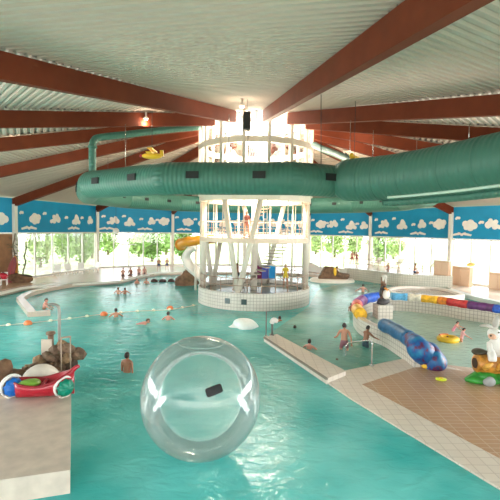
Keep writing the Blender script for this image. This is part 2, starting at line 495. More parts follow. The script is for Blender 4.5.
# ---------------------------------------------------------------- roof and beams
def roofz(i, t): return EAVE + (APEX - EAVE) * t
def ringpt(i):
    v = vec(i) - TC; v.z = 0; return TC + v.normalized() * DR
mbs = MB()
for i in range(NC):
    A, B = vec(i, -.6), vec(i + 1, -.6); C, D = ringpt(i), ringpt(i + 1)
    Lr = (((A + B) / 2) - ((C + D) / 2)).length
    nr = int(Lr / .32)
    prof = []
    for k in range(nr):
        for q, h in ((0, 0), (.45, 0), (.58, .075), (.87, .075)):
            prof.append(((k + q) / nr, h))
    prof.append((1, 0))
    prev = None
    for t, h in prof:
        z = EAVE + (APEX - EAVE) * t + h
        a = A.lerp(C, t); b = B.lerp(D, t)
        cur = (mbs.bm.verts.new((a.x, a.y, z)), mbs.bm.verts.new((b.x, b.y, z)))
        if prev: mbs.face([prev[0], prev[1], cur[1], cur[0]])
        prev = cur
roof = mbs.build('ceiling', M_roof, base=(TC.x, TC.y, EAVE)); structure(roof)
# weatherproof outer skin above the profiled sheet
mb = MB()
for i in range(NC):
    A, B = vec(i, -.9), vec(i + 1, -.9); C, D = ringpt(i), ringpt(i + 1)
    mb.face([mb.bm.verts.new((p.x, p.y, z)) for p, z in ((A, EAVE + .18), (B, EAVE + .18), (D, APEX + .2), (C, APEX + .2))])
o = mb.build('roof', mat('roof_felt', (.2, .2, .2), .9), base=(TC.x, TC.y, EAVE)); structure(o)
BD = .70
for i in range(NC):
    A = vec(i, .15); C = ringpt(i) + (vec(i) - TC).normalized() * .05
    dd = C - A; ang = math.atan2(dd.y, dd.x)
    sd = Vector((-math.sin(ang), math.cos(ang), 0)) * .14
    mb = MB(); zt0, zt1 = EAVE - .02, APEX - .05
    vs = [mb.bm.verts.new(p) for p in (A - sd + Vector((0, 0, zt0 - BD)), A + sd + Vector((0, 0, zt0 - BD)), A + sd + Vector((0, 0, zt0)), A - sd + Vector((0, 0, zt0)),
                                       C - sd + Vector((0, 0, zt1 - BD)), C + sd + Vector((0, 0, zt1 - BD)), C + sd + Vector((0, 0, zt1)), C - sd + Vector((0, 0, zt1)))]
    for q in ((0, 1, 2, 3), (7, 6, 5, 4), (0, 4, 5, 1), (3, 2, 6, 7), (1, 5, 6, 2), (0, 3, 7, 4)): mb.face([vs[k] for k in q])
    o = mb.build('beam_%d' % (i + 1), M_beam, base=A); structure(o)

# ---------------------------------------------------------------- water
wp = [Vector(p) for p in ((-23.5, 4, 0), (-10, -2, 0), (4, -4, 0), (20, 4, 0), (24, 12, 0), (24.5, 22, 0), (22, 32, 0), (18, 39, 0), (12, 46, 0), (6, 50, 0), (-1, 51, 0), (-9, 49, 0), (-16, 45, 0), (-19, 36, 0), (-23, 28, 0))]
mb = MB(); mb.face([mb.bm.verts.new(p) for p in wp])
wo = mb.build('pool_water', M_water, base=(0, 20, 0)); structure(wo)

# ---------------------------------------------------------------- far right terrace with its curved retaining wall
tw = [(345, 279), (360, 280.5), (380, 283.5), (400, 286.3), (425, 288), (452, 289.5)]
tpath = catmull(pxpoly(tw, 0), 4)
TZ = 1.15
o = MB().wall(tpath, -.8, TZ, .35).build('trim_20', tile_mat('tile_terrace', (.60, .56, .48), (.56, .52, .45), (.36, .33, .28), .2), base=tpath[8]); structure(o)
tp = [Vector((p.x, p.y, 0)) for p in tpath] + [Vector((18.2, 38.6, 0)), Vector((18.5, 39.5, 0)), Vector((13.7, 47.6, 0)), Vector((12.5, 46.5, 0)), W(347, 273, ZD)]
o = MB().prism(tp, .2, TZ - .01).build('floor_terrace', M_tilef, base=tpath[8]); structure(o)
# smooth white curved wall left of the terrace
cw = catmull(pxpoly([(309, 273), (322, 275.5), (336, 278), (347, 279.5)], 0), 5)
mb = MB(); k = len(cw); zt = [1.35, 1.5, 1.6]
rows = []
for i, p in enumerate(cw):
    t = i / (k - 1); hgt = 1.15 - .55 * math.sin(t * PI) ** 1.2 if t < .75 else 1.0
    dn = (cw[min(i + 1, k - 1)] - cw[max(0, i - 1)]).normalized(); nn = Vector((-dn.y, dn.x, 0))
    rows.append([mb.bm.verts.new(p + nn * a + Vector((0, 0, b))) for a, b in ((-.3, -.5), (-.05, hgt), (.3, hgt + .08), (.5, hgt), (.6, -.5))])
for a, b in zip(rows, rows[1:]):
    for j in range(4): mb.face([a[j], b[j], b[j + 1], a[j + 1]], None, True)
o = mb.build('trim_21', M_white, base=cw[3]); structure(o)
# curved pool edge (channel side) on the right
ce = catmull(pxpoly([(400, 281.5), (430, 286), (450, 290), (470, 296), (500, 303), (540, 312)], .2), 5)
o = MB().wall(ce[10:], -.8, .3, .5).build('trim_22', mat('pale_grey', (.55, .60, .57), .4), base=ce[12]); structure(o)

# ---------------------------------------------------------------- bench wall in the left of the pool
bp_ = catmull(pxpoly([(92, 283), (70, 284.8), (48, 288.5), (30, 293), (20, 298.5)], .2), 5)[:-1] + pxpoly([(20, 298.5), (32, 313), (50, 311.5)], .2)
o = MB().wall(bp_, -1.4, .28, .42).build('trim_23', M_tilef, base=bp_[5]); structure(o)

# ---------------------------------------------------------------- walkway, right deck, shallow ramp
wk = [W(264, 337, .2), W(277, 334, .2), W(346, 371, .2), W(327, 378.5, .2)]
o = MB().prism(wk, -1.4, .2).build('floor_walkway', M_strip, base=wk[0]); structure(o)
rail_lip = MB().wall([wk[0], wk[3]], .15, .212, .07).build('trim_24', mat('lip', (.20, .17, .13), .5), base=wk[0]); structure(rail_lip)
ZR = .045
sd_ = [W(325.5, 381, ZR), W(346, 371, ZR), W(380, 364, ZR), W(412, 357.5, ZR), W(426, 361, ZR), W(470, 372, ZR), W(530, 388, ZR), Vector((10.5, 12.0, ZR)), Vector((10.5, 5.0, ZR)), Vector((6.2, 5.0, ZR)), W(352, 399, ZR)]
o = MB().prism(sd_, -1.4, ZR).build('floor_right', M_strip, base=sd_[0]); structure(o)
br = [W(362, 384.5, ZR), W(421, 365.5, ZR), W(470, 372.5, ZR), W(530, 388.5, ZR), Vector((10.4, 12.0, ZR)), Vector((10.4, 5.2, ZR)), Vector((7.2, 5.2, ZR))]
o = MB().prism(br, ZR, ZR + .008).build('floor_brown_tiles', M_tilebrown, base=br[0]); structure(o)
# ramp of tiles that leads from the strip down into the shallow water
mb = MB()
ra = [W(346, 371, ZR - .02), W(414, 357, ZR - .02)]; far_ = [W(312, 349, -.7), W(404, 338, -.7)]
v = [mb.bm.verts.new(p) for p in (ra[0], ra[1], far_[1], far_[0])]; mb.face(v)
o = mb.build('floor_ramp', mat('ramp', (.62, .56, .48), .4), base=ra[0]); structure(o)
sh = [Vector(p) for p in (wk[1], wk[2], (4.6, 15, 0), (7, 17, 0), (6, 24, 0), (10, 30, 0), (12, 33, 0), (4, 30, 0))]
sw_ = [W(268, 334.5, 0), W(309, 306.5, 0), W(318, 290, 0), W(340, 284, 0), W(380, 285, 0), W(430, 290.5, 0), W(470, 300, 0), Vector((15, 22, 0)), Vector((9, 15, 0)), W(346, 372, 0)]
mb = MB(); mb.face([mb.bm.verts.new((p.x, p.y, .006)) for p in sw_])
M_water3 = water_mat('shallow_water', (.17, .55, .47), (.42, .80, .69), .32, (.7, .92, .86))
o = mb.build('shallow_water', M_water3, base=(6, 22, .006)); structure(o)
o = MB().prism([(p.x, p.y) for p in sh], -1.35, -.65).build('floor_shallow', mat('shallow_bottom', (.66, .66, .56), .5), base=(6, 22, 0)); structure(o)
# beach side of the kids' pool
mb = MB()
qa = [W(418, 366, ZR + .006), W(470, 372.3, ZR + .006), W(530, 388.3, ZR + .006), Vector((10.4, 12.2, ZR + .006))]
qb = [W(420, 349, -.12), W(470, 350, -.12), W(530, 358, -.12), Vector((14, 15.5, -.12))]
va = [mb.bm.verts.new(p) for p in qa]; vb = [mb.bm.verts.new(p) for p in qb]
for j in range(3): mb.face([va[j], va[j + 1], vb[j + 1], vb[j]])
o = mb.build('floor_beach', M_tilebrown, base=qa[0]); structure(o)

# ================================================================== KIDS' POOL AND THE RAINBOW SNAKE
KZ = .74
kp_px = [(419, 348.5), (405, 339), (388, 329.5), (373, 324), (361, 317), (356.5, 309), (361, 303), (372, 299.5), (385, 298.5), (404, 299.2), (425, 301), (445, 303.5), (465, 306.8), (485, 309.5), (505, 313), (535, 320)]
kpath = catmull(pxpoly(kp_px, KZ), 6)
o = MB().wall(kpath, -1.3, KZ, .34).build('trim_25', M_tilew, base=kpath[40]); structure(o)
kp_in = [Vector((p.x, p.y, 0)) for p in kpath] + [Vector((15.6, 16, 0)), Vector((11, 11.9, 0)), Vector((7.5, 13.2, 0))]
o = MB().prism([(p.x, p.y) for p in kp_in], -1.38, -.30).build('floor_kids_pool', tile_mat('tile_kids', (.52, .68, .62), (.48, .64, .58), (.4, .52, .48), .25), base=kpath[40]); structure(o)
mb = MB(); mb.face([mb.bm.verts.new((p.x, p.y, .02)) for p in kp_in])
o = mb.build('kids_pool_water', M_water2, base=(9, 19, .02)); structure(o)

snake = thing('snake_sculpture', 'rainbow painted snake lying along the top of the round paddling pool wall', 'sculpture', kpath[30])
snake.location.z = KZ
def kidx(px):  # nearest control index
    return px
def part(mb, name, m, parent, label=None, **kw):
    o = mb.build(name, m, parent=parent, base=Vector(parent.location), **kw)
    if label: o['label'] = label
    return o
SEG = [((0.6, 2.35), 'navy', (.015, .12, .26), 'deep blue stretch behind the head'),
       ((4.0, 4.6), 'yellow', (.80, .42, .02), 'yellow stretch at the pool corner'),
       ((4.6, 5.3), 'red', (.62, .07, .03), 'orange red stretch'),
       ((5.3, 6.1), 'purple', (.22, .03, .22), 'purple stretch'),
       ((6.1, 7.6), 'blue', (.02, .10, .50), 'royal blue stretch before the totem'),
       ((8.35, 9.2), 'sky', (.12, .42, .70), 'light blue stretch after the totem'),
       ((9.2, 9.9), 'pale', (.66, .62, .50), 'pale stretch'),
       ((9.9, 10.7), 'yellow', (.80, .42, .02), 'golden yellow stretch on the far wall'),
       ((10.7, 11.2), 'orange', (.72, .22, .02), 'orange stretch on the far wall'),
       ((11.2, 12.2), 'crimson', (.50, .03, .03), 'red stretch on the far wall'),
       ((12.2, 13.5), 'plum', (.12, .03, .14), 'dark purple stretch on the far wall'),
       ((13.5, 15), 'blue', (.02, .12, .50), 'blue stretch at the far end')]
for (t0, t1), nm, c, lb in SEG:
    i0, i1 = int(round(t0 * 6)), int(round(t1 * 6))
    pts = [kpath[min(i, len(kpath) - 1)] + Vector((0, 0, .12)) for i in range(i0, i1 + 1)]
    r = [(.30 if t0 < 8 else .25) * (1 + .05 * math.sin(i * 1.7)) for i in range(len(pts))]
    part(MB().tube(pts, r, 12), 'body_segment', mat('snake_' + nm, c, .4, noise=.35, scale=6), snake, lb)
hd = W(430.5, 358.5, .30)
hdir = (W(443, 361, .3) - W(415, 345, .3)); ha_ = math.atan2(hdir.y, hdir.x)
hm = mat('snake_head', (.010, .085, .24), .45, noise=.75, scale=4)
for n_ in hm.node_tree.nodes:
    if n_.type == 'VALTORGB':
        n_.color_ramp.elements[0].color = (.008, .03, .12, 1); n_.color_ramp.elements[1].color = (.01, .20, .38, 1)
        e_ = n_.color_ramp.elements.new(.38); e_.color = (.14, .012, .04, 1)
        e_ = n_.color_ramp.elements.new(.45); e_.color = (.01, .07, .26, 1)
RH_ = Matrix.Rotation(ha_, 3, 'Z')
mb = blob((0, 0, 0), (.78, .50, .56), .12, 77, 4)
for v in mb.bm.verts: v.co = hd + RH_ @ v.co
hobj = part(mb, 'head', hm, snake, 'mottled dark blue rounded head resting on the tiles')
pts = catmull([kpath[5] + Vector((0, 0, .10)), kpath[2] + Vector((0, 0, .10)), kpath[0] + Vector((0, 0, -.02)), hd], 4)
part(MB().tube(pts, [.29, .30, .31, .33, .35, .37, .39, .41, .43, .44, .44, .42, .40], 14), 'neck', hm, snake)
def sub(mb, name, m, par, root, label=None):
    o = mb.build(name, m, parent=par, base=Vector(root.location))
    if label: o['label'] = label
    return o
# totem with carved birds on a tiled pedestal
tb = W(381, 317, .1); tb = Vector((tb.x, tb.y, 0)) + Vector((.15, .2, 0))
pd = MB().box(tb + Vector((0, 0, .0)), (.86, .8, 1.6), rz=.1).build('pedestal', M_tilew, base=tb)
tag(pd, 'white tiled block standing in the corner of the paddling pool under the totem', 'pedestal')
tt = thing('bird_totem', 'tall painted totem pole of stacked birds on the tiled block by the pool', 'totem', tb + Vector((0, 0, .8)))
P0 = Vector(tt.location); tt.scale = (.85, .85, .82)
part(blob(P0 + Vector((0, 0, .22)), (.42, .36, .26), .25, 3), 'foot', mat('totem_foot', (.06, .055, .06), .5, noise=.5, scale=8), tt, 'dark rock foot')
part(MB().tube([P0 + Vector((0, 0, .3)), P0 + Vector((0, 0, 1.9))], [.22, .17], 12), 'pole', mat('totem_brown', (.13, .06, .03), .6, noise=.4, scale=6), tt)
part(MB().ball(P0 + Vector((.13, -.2, .72)), (.24, .22, .36), 12), 'bird_body', mat('totem_white', (.75, .70, .62), .5), tt, 'white bellied lower bird')
bh_ = part(MB().ball(P0 + Vector((-.04, -.22, 1.16)), (.17, .17, .17), 12), 'bird_head', mat('totem_black', (.03, .03, .03), .4), tt, 'black bird head')
sub(MB().tube([P0 + Vector((-.02, -.34, 1.17)), P0 + Vector((.06, -.52, 1.12)), P0 + Vector((.1, -.6, .98))], [.08, .06, .015], 8), 'beak', mat('totem_orange', (.75, .30, .04), .4), bh_, tt, 'orange hooked beak')
part(MB().ball(P0 + Vector((-.22, -.1, .85)), (.08, .18, .32), 10), 'wing', mat('totem_black', (.03, .03, .03), .4), tt)
part(MB().ball(P0 + Vector((.30, -.1, .80)), (.08, .18, .30), 10), 'wing', mat('totem_gold', (.55, .30, .08), .4), tt, 'golden wing')
part(MB().box(P0 + Vector((.02, -.02, 1.75)), (.32, .30, .62)), 'top_carving', mat('totem_stone', (.52, .50, .44), .6, noise=.3, scale=6), tt, 'pale carved top', bevel=.05)
part(MB().ball(P0 + Vector((-.1, -.16, 1.5)), (.12, .1, .14), 10), 'owl_face', mat('totem_brown', (.13, .06, .03), .6), tt)

# ================================================================== RABBIT SCULPTURE
RB = W(492, 381, ZR); 
rb = thing('rabbit_sculpture', 'white rabbit sitting on an orange brown log over green grass, play sculpture on brown tiles', 'sculpture', RB)
gm = mat('sculpt_green', (.03, .26, .03), .4, noise=.4, scale=6)
part(blob(RB + Vector((-.22, -.12, .17)), (.62, .42, .22), .35, 11), 'grass_base', gm, rb, 'glossy green grass base')
part(blob(RB + Vector((.45, -.1, .17)), (.55, .45, .22), .3, 12), 'grass_base', gm, rb, 'glossy green grass base')
part(blob(RB + Vector((-.40, -.50, .14)), (.17, .11, .15), .2, 13), 'stone', mat('sculpt_stone', (.32, .33, .33), .6), rb, 'grey stone')
lm = mat('sculpt_log', (.50, .21, .03), .35, noise=.55, scale=5)
mb = MB(); mb.tube([RB + Vector((-.62, -.05, .62)), RB + Vector((-.58, -.05, .62)), RB + Vector((-.1, -.05, .58)), RB + Vector((.5, 0, .6)), RB + Vector((1.0, .05, .62))], [.20, .30, .34, .36, .33], 16)
log_ = part(mb, 'log', lm, rb, 'orange brown hollow log')
sub(MB().tube([RB + Vector((-.635, -.05, .62)), RB + Vector((-.60, -.05, .62))], .17, 14), 'log_hollow', mat('sculpt_dark', (.05, .025, .01), .7), log_, rb, 'dark hollow end')
for k in range(4):
    part(MB().tube([RB + Vector((-.5 + .42 * k, -.36, .52)), RB + Vector((-.42 + .42 * k, -.43, .64)), RB + Vector((-.25 + .42 * k, -.40, .72))], [.06, .10, .05], 8), 'bark_knob', mat('sculpt_gold', (.72, .38, .06), .35, noise=.3, scale=8), rb)
part(blob(RB + Vector((-.40, .1, .95)), (.26, .2, .1), .25, 15), 'leaf_clump', mat('sculpt_darkleaf', (.06, .05, .03), .5), rb, 'dark brown clump on the log')
wm = mat('sculpt_white', (.78, .75, .70), .35)
part(MB().ball(RB + Vector((.05, -.04, 1.12)), (.27, .24, .36), 16), 'rabbit_body', wm, rb)
rh_ = part(MB().ball(RB + Vector((-.06, -.1, 1.62)), (.20, .22, .20), 16), 'rabbit_head', wm, rb)
mz_ = sub(MB().ball(RB + Vector((-.20, -.24, 1.56)), (.13, .11, .10), 12), 'muzzle', mat('sculpt_pink', (.72, .42, .28), .4), rh_, rb, 'pinkish muzzle')
sub(MB().ball(RB + Vector((-.28, -.30, 1.60)), .035, 8), 'nose', mat('sculpt_dark', (.05, .025, .01), .7), rh_, rb)
for dx, dy in ((-.19, -.17), (-.02, -.29)):
    sub(MB().ball(RB + Vector((dx, dy, 1.70)), .035, 8), 'eye', mat('sculpt_dark', (.05, .025, .01), .7), rh_, rb)
for tip, midp in (((-.52, -.05, 1.86), (-.28, -.06, 1.88)), ((.12, .06, 2.18), (.03, .0, 1.95))):
    a = RB + Vector((-.03, -.05, 1.75)); mb = MB()
    mb.tube(catmull([a, RB + Vector(midp), RB + Vector(tip)], 4), [.06, .085, .10, .105, .11, .10, .085, .06, .02], 10, sy=.5)
    sub(mb, 'ear', mat('sculpt_ear', (.55, .51, .47), .4), rh_, rb, 'long grey white ear')
for s in (-1, 1):
    part(MB().tube(catmull([RB + Vector((.05 + s * .24, -.08, 1.30)), RB + Vector((s * .26, -.26, 1.15)), RB + Vector((-.05 + s * .16, -.34, 1.05))], 4), [.085] * 8 + [.07], 10), 'arm', wm, rb)
    part(MB().tube(catmull([RB + Vector((.05 + s * .18, -.1, .95)), RB + Vector((s * .26, -.38, .98)), RB + Vector((s * .26 - .02, -.46, .80))], 4), [.13] * 8 + [.10], 10), 'foot', wm, rb)

# ================================================================== CENTRAL TOWER
tower = thing('pool_tower', 'white steel tower with tiled round base and glazed top in middle of the pool', 'tower', TC)
T = TC
def tp_(mb, name, m, lb=None, par=None, **kw):
    return part(mb, name, m, tower, lb, **kw)
R0 = 3.83
b_ = MB().lathe([(R0 - .28, .8), (R0 - .28, 1.06), (R0, 1.06), (R0, -1.4)], 64, T, False)
tp_(b_, 'tiled_base', M_tilew, 'round base wall of white square tiles')
tp_(MB().lathe([(0, .78), (R0 - .2, .78), (R0 - .2, .6)], 48, T, False), 'base_floor', mat('tower_floor', (.40, .42, .38), .2), 'wet grey floor')
for px in (227, 245):
    p = W(px, 301.5, .52); v = (p - T); v.z = 0; v.normalize(); ang = math.atan2(v.y, v.x)
    q = T + v * (R0 + .0); q.z = .55
    tp_(MB().box(q, (.06, .33, .33), rz=ang), 'porthole', mat('porthole', (.06, .09, .09), .2), 'dark square opening')
def ring(a, r, z): return T + Vector((r * math.sin(a), -r * math.cos(a), z))
CM = mat('tower_white', (.64, .575, .49), .4)
for a in (90, -90, 127, -127, 160, -160):
    aa = math.radians(a)
    tp_(MB().tube([ring(aa, 3.55, .78), ring(aa, 3.55, 7.0)], .23 if abs(a) == 90 else .07, 14), 'column', CM)
# V struts
for (ax, tops) in ((ring(math.radians(-17), 3.45, .9), (ring(math.radians(-34), 3.5, 7.0), ring(math.radians(6), 3.5, 7.0))),
                   (ring(math.radians(-118), 3.4, .78), (ring(math.radians(-100), 3.5, 4.3), ring(math.radians(-135), 3.5, 4.3))),
                   (ring(math.radians(165), 3.4, .78), (ring(math.radians(140), 3.5, 7.0), ring(math.radians(195), 3.5, 7.0)))):
    for tpp in tops: tp_(MB().tube([ax, tpp], .17, 14), 'strut', CM, 'slanted white strut')
# slabs
def slab(z, h, r, n=48): return MB().lathe([(0, z - h), (r, z - h), (r, z), (0, z)], n, T, False)
tp_(MB().lathe([(0, 4.1), (R0 - .1, 4.1), (R0 - .1, 4.4), (0, 4.4)], 16, T, False), 'floor_slab', M_pinkedge, 'first floor slab with a pinkish edge')
tp_(MB().lathe([(3.0, 6.75), (R0, 6.75), (R0, 7.1), (3.0, 7.1), (3.0, 6.75)], 16, T, False), 'ring_beam', CM, 'ring beam under the duct')
# first floor railing (bars) and mullions of the upper storey
for k in range(16):
    a = math.radians(11.25 + 22.5 * k)
    tp_(MB().tube([ring(a, 3.62, 4.4), ring(a, 3.62, 6.75)], .032, 8), 'mullion', CM)
mb = MB()
for z in (5.45, 5.0, 4.7): mb.tube([ring(2 * PI * k / 32, 3.55, z) for k in range(32)], .03 if z > 5.2 else .018, 6, closed=True)
tp_(mb, 'floor_railing', M_pinkedge, 'pinkish rail round the first floor')
for k in range(48):
    a = 2 * PI * k / 48 + .03
    tp_(MB().tube([ring(a, 3.55, 4.4), ring(a, 3.55, 5.45)], .016, 5), 'baluster', mat('rail_brown', (.35, .22, .15), .4))
# safety rail on the tiled rim
for k in range(26):
    a = 2 * PI * (k + .5) / 26
    tp_(MB().tube([ring(a, 3.68, 1.05), ring(a, 3.68, 1.95)], .025, 6), 'railing_post', mat('rail_brown', (.35, .22, .15), .4))
mb = MB()
for z in (1.95, 1.5): mb.tube([ring(2 * PI * k / 40, 3.68, z) for k in range(40)], .024, 6, closed=True)
tp_(mb, 'rim_railing', mat('rail_brown', (.35, .22, .15), .4), 'brown safety rail around the rim')
# staircase inside: two flights
for (a0, a1, z0, z1, rr) in ((-40, 95, .9, 4.3, 1.7), (-35, 25, 4.45, 6.4, 1.9)):
    nst = 16 if z0 < 2 else 9
    for k in range(nst):
        t = (k + .5) / nst; a = math.radians(a0 + (a1 - a0) * t)
        p = ring(a, rr, z0 + (z1 - z0) * t)
        tp_(MB().box(p, (.34, 1.1, .06), rz=a), 'stair_tread', mat('tread', (.38, .30, .24), .5))
tp_(MB().tube([T + Vector((0, 0, .78)), T + Vector((0, 0, 7.2))], .22, 16), 'stair_core', CM)
# drum above: posts, ring beams, glass
for k in range(16):
    a = math.radians(11.25 + 22.5 * k)
    tp_(MB().box(ring(a, 3.8, 9.9), (.20, .18, 5.6), rz=a), 'drum_post', CM)
def gring(z0, z1, r, w, n=16):
    mb = MB(); P = []
    for k in range(n): P.append(ring(math.radians(11.25 + 22.5 * k), r, 0))
    return mb.wall(P, z0, z1, w, closed=True)
tp_(gring(10.15, 10.5, 3.8, .24), 'drum_beam', CM, 'white ring beam of the glazed drum')
tp_(gring(12.45, 12.75, 3.8, .3), 'drum_head', CM)
tp_(gring(7.1, 8.6, 3.8, .2), 'drum_parapet', CM)
tp_(gring(8.6, 12.45, 3.8, .02), 'drum_glass', M_glass, 'clear glazing of the drum')
mb = MB(); P = [ring(math.radians(11.25 + 22.5 * k), 4.0, 12.76) for k in range(16)]; c_ = mb.bm.verts.new((T.x, T.y, 13.6)); pv = [mb.bm.verts.new(p) for p in P]
for k in range(16): mb.face([pv[k], pv[(k + 1) % 16], c_])
tp_(mb, 'skylight', glass_mat('skylight_glass', (1, 1, 1), .04), 'glazed pyramid skylight')
for k in range(16): tp_(MB().bar(P[k], (T.x, T.y, 13.6), .1, .12), 'skylight_rib', CM)
# glowing globe and point light added to brighten the drum and roof beams
lt = thing('drum_glow', 'round white glowing globe added inside the glazed drum as fill light', 'lamp', T + Vector((0, 0, 11.2)))
part(MB().ball(T + Vector((0, 0, 11.0)), .55, 20), 'globe', mat('globe', (1, .96, .9), .4, emit=14), lt)
part(MB().tube([T + Vector((0, 0, 11.5)), T + Vector((0, 0, 13.58))], .02, 6), 'cord', M_dark, lt)
pl = bpy.data.lights.new('drum_fill_light', 'POINT'); pl.energy = 3600; pl.shadow_soft_size = 1.8; pl.color = (1, .86, .68)  # added fill, lights the roof underside and beams around the drum
po = bpy.data.objects.new('drum_fill_light', pl); COL.objects.link(po); po.location = T + Vector((0, 0, 10.4))
area_light('daylight_skylight', T + Vector((0, 0, 12.4)), T, 5, 5, 500, (1, .95, .88))

# ================================================================== DUCTS
RC, RZ, RR = 11.0, 7.16, .71
def rp(a, r=RC, z=RZ): return T + Vector((r * math.sin(a), -r * math.cos(a), z))
A0 = math.radians(-7)
duct = thing('ring_duct', 'large teal round ventilation duct running in a polygon ring around the tower', 'duct', T + Vector((0, 0, RZ)))
for k in range(12):
    a0, a1 = A0 + math.radians(15 + 30 * (k - 1)), A0 + math.radians(15 + 30 * k)
    p0, p1 = rp(a0), rp(a1)
    sec_ = part(MB().tube([p0, p0.lerp(p1, .5), p1], RR, 28, caps=False), 'duct_section', M_duct, duct)
    part(MB().ball(p1, RR * 1.004, 24), 'elbow', M_duct, duct)
    # outlet grilles on the outer face, slightly below the middle
    d = (p1 - p0).normalized(); n = Vector((d.y, -d.x, 0))
    if n.dot(p0 - T) < 0: n = -n
    for f_ in ((.25, .75) if k in (0, 1, 11, 2, 10) else (.3, .72)):
        q = p0.lerp(p1, f_)
        for face in ((n,) if k in (10, 11, 0, 1, 2) else (-n,)):
            up = Vector((0, 0, 1)); c = q + (face * .97 + up * .10).normalized() * (RR + .015)
            R = Matrix((d, face, up)).transposed()
            g = sub(MB().box(c, (.54, .09, .30) if face == n else (.36, .09, .22), R=R), 'grille', M_dark, sec_, duct, 'dark air outlet')
    q = (p0 + p1) / 2; zc = 7.5
    rr = (q - T); rr.z = 0
    zr = APEX - (APEX - EAVE) * (rr.length - DR) / 17.5
    part(MB().tube([q + Vector((0, 0, RR)), Vector((q.x, q.y, zr - .25))], .015, 5), 'hanger_rod', M_steel, duct)
# supply duct coming in from the right
sp = [WD(344, 180, 19.0), WD(352, 180, 18.5), WD(372, 179, 17.9), WD(400, 176.5, 16.9), WD(450, 169.5, 15.2), WD(500, 161, 13.7)]
sp[0].z = 7.14
e = (sp[-1] - sp[-2]).normalized()
sp += [sp[-1] + e * 3.2, sp[-1] + e * 6.4 + Vector((.5, .8, 0))]
sup = thing('supply_duct', 'thick ribbed teal duct crossing the upper right of the picture to the ring duct', 'duct', sp[4])
pts = catmull(sp, 5)
part(MB().tube(pts, [.74, .80, .86, .9] + [.92] * (len(pts) - 4), 30), 'duct_section', M_duct, sup)
col = []
for i in range(8, len(pts) - 1, 4):
    d = (pts[i + 1] - pts[i - 1]).normalized()
    part(MB().tube([pts[i] - d * .03, pts[i] + d * .03], .93, 30), 'seam_collar', M_duct, sup)
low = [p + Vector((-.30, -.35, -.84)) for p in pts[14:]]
part(MB().tube(low, .055, 8), 'lit_edge_strip', mat('duct_lit_strip', (.55, .68, .60), .35), sup, 'pale strip standing for window light along the underside')  # window-lit line under the duct, put in as a pale strip
low = [p + Vector((.15, .1, -1.0)) for p in pts[12:]]
part(MB().tube(low, .16, 10), 'lower_pipe', M_duct, sup, 'thin pipe under the duct')
for i in (10, 22, 30):
    q = pts[i]
    part(MB().tube([q + Vector((0, 0, .9)), Vector((q.x, q.y, 9.2 if i == 10 else 8.7))], .012, 5), 'hanger_rod', M_steel, sup)

def pipe(px_list, r, label, name='riser_pipe'):
    pts = [WD(a, b, Y) for a, b, Y in px_list]
    o = thing(name, label, 'pipe', pts[0])
    part(MB().tube(catmull(pts, 5), r, 16), 'pipe_run', M_duct, o)
    return o, pts
o, pts = pipe([(92.5, 192, 22.6), (92.5, 170, 22.6), (92.5, 147, 22.6), (94, 141, 22.7), (100, 137.5, 22.9), (130, 134, 23.8), (165, 130, 25), (200, 127, 26.2)], .19, 'thin teal pipe rising from the left of the ring duct to the glazed drum')
part(MB().tube([pts[2] - Vector((0, 0, .06)), pts[2] + Vector((0, 0, .06))], .23, 16), 'flange', M_duct, o)
o, pts = pipe([(355, 163, 20.2), (345, 158, 22), (335, 153.5, 23.5), (322, 149, 25.0), (314, 145, 26.2)], .2, 'thin teal pipe sloping from the right duct joint up to the drum')
part(MB().tube([pts[1] - Vector((.05, 0, 0)), pts[1] + Vector((.05, 0, 0))], .24, 16), 'flange', M_duct, o)

# ================================================================== HANGING THINGS UNDER THE ROOF
def roof_at(p):
    """Height of the roof underside above a point."""
    v = Vector((p.x, p.y, 0)) - Vector((T.x, T.y, 0)); a = math.atan2(v.x, v.y)
    best = None
    for i in range(NC):
        A, B = vec(i) - T, vec(i + 1) - T
        A.z = B.z = 0
        den = A.x * B.y - A.y * B.x
        s = (v.x * B.y - v.y * B.x) / den; t = (A.x * v.y - A.y * v.x) / den
        if s >= -1e-6 and t >= -1e-6:
            k = s + t; Rm = (A.length + B.length) / 2; r0 = DR / Rm
            return APEX - (APEX - EAVE) * (k - r0) / (1 - r0)
    return 10
def hang(name, label, cat, px, py, Y, builder):
    p = WD(px, py, Y); zr = roof_at(p)
    o = thing(name, label, cat, p)
    builder(o, p)
    part(MB().tube([p + Vector((0, 0, .05)), Vector((p.x, p.y, zr + .02))], .012, 5), 'cable', M_dark, o)
    return o
def speaker(o, p):
    part(MB().box(p + Vector((0, 0, -.3)), (.36, .36, .85)), 'cabinet', mat('speaker', (.05, .035, .035), .5), o, bevel=.03)
    part(MB().box(p + Vector((0, -.185, -.3)), (.30, .02, .76)), 'front_cloth', M_dark, o)
hang('hanging_speaker', 'dark box loudspeaker hanging on a cable in front of the glazed drum', 'loudspeaker', 247, 115, 20.5, speaker)
def plane(o, p):
    part(MB().ball(p, (.55, .18, .16), 14), 'body', M_yellow, o)
    part(MB().box(p + Vector((0, 0, .08)), (.3, 1.5, .05)), 'wing', M_yellow, o)
    part(MB().box(p + Vector((.02, 0, .3)), (.25, 1.2, .05)), 'wing', M_yellow, o)
    part(MB().box(p + Vector((.5, 0, .15)), (.18, .05, .3)), 'tail_fin', M_yellow, o)
    part(MB().ball(p + Vector((-.58, 0, 0)), (.08, .08, .08), 8), 'nose_cone', M_red, o)
hang('toy_plane', 'yellow toy aeroplane hanging under the left roof beams', 'toy plane', 152, 156, 22, plane)
def bird(o, p):
    part(MB().ball(p, (.22, .14, .2), 12), 'body', M_yellow, o)
    part(MB().ball(p + Vector((-.12, 0, .2)), .11, 10), 'head', M_yellow, o)
    part(MB().box(p + Vector((.05, 0, .06)), (.16, .8, .03)), 'wing', M_yellow, o)
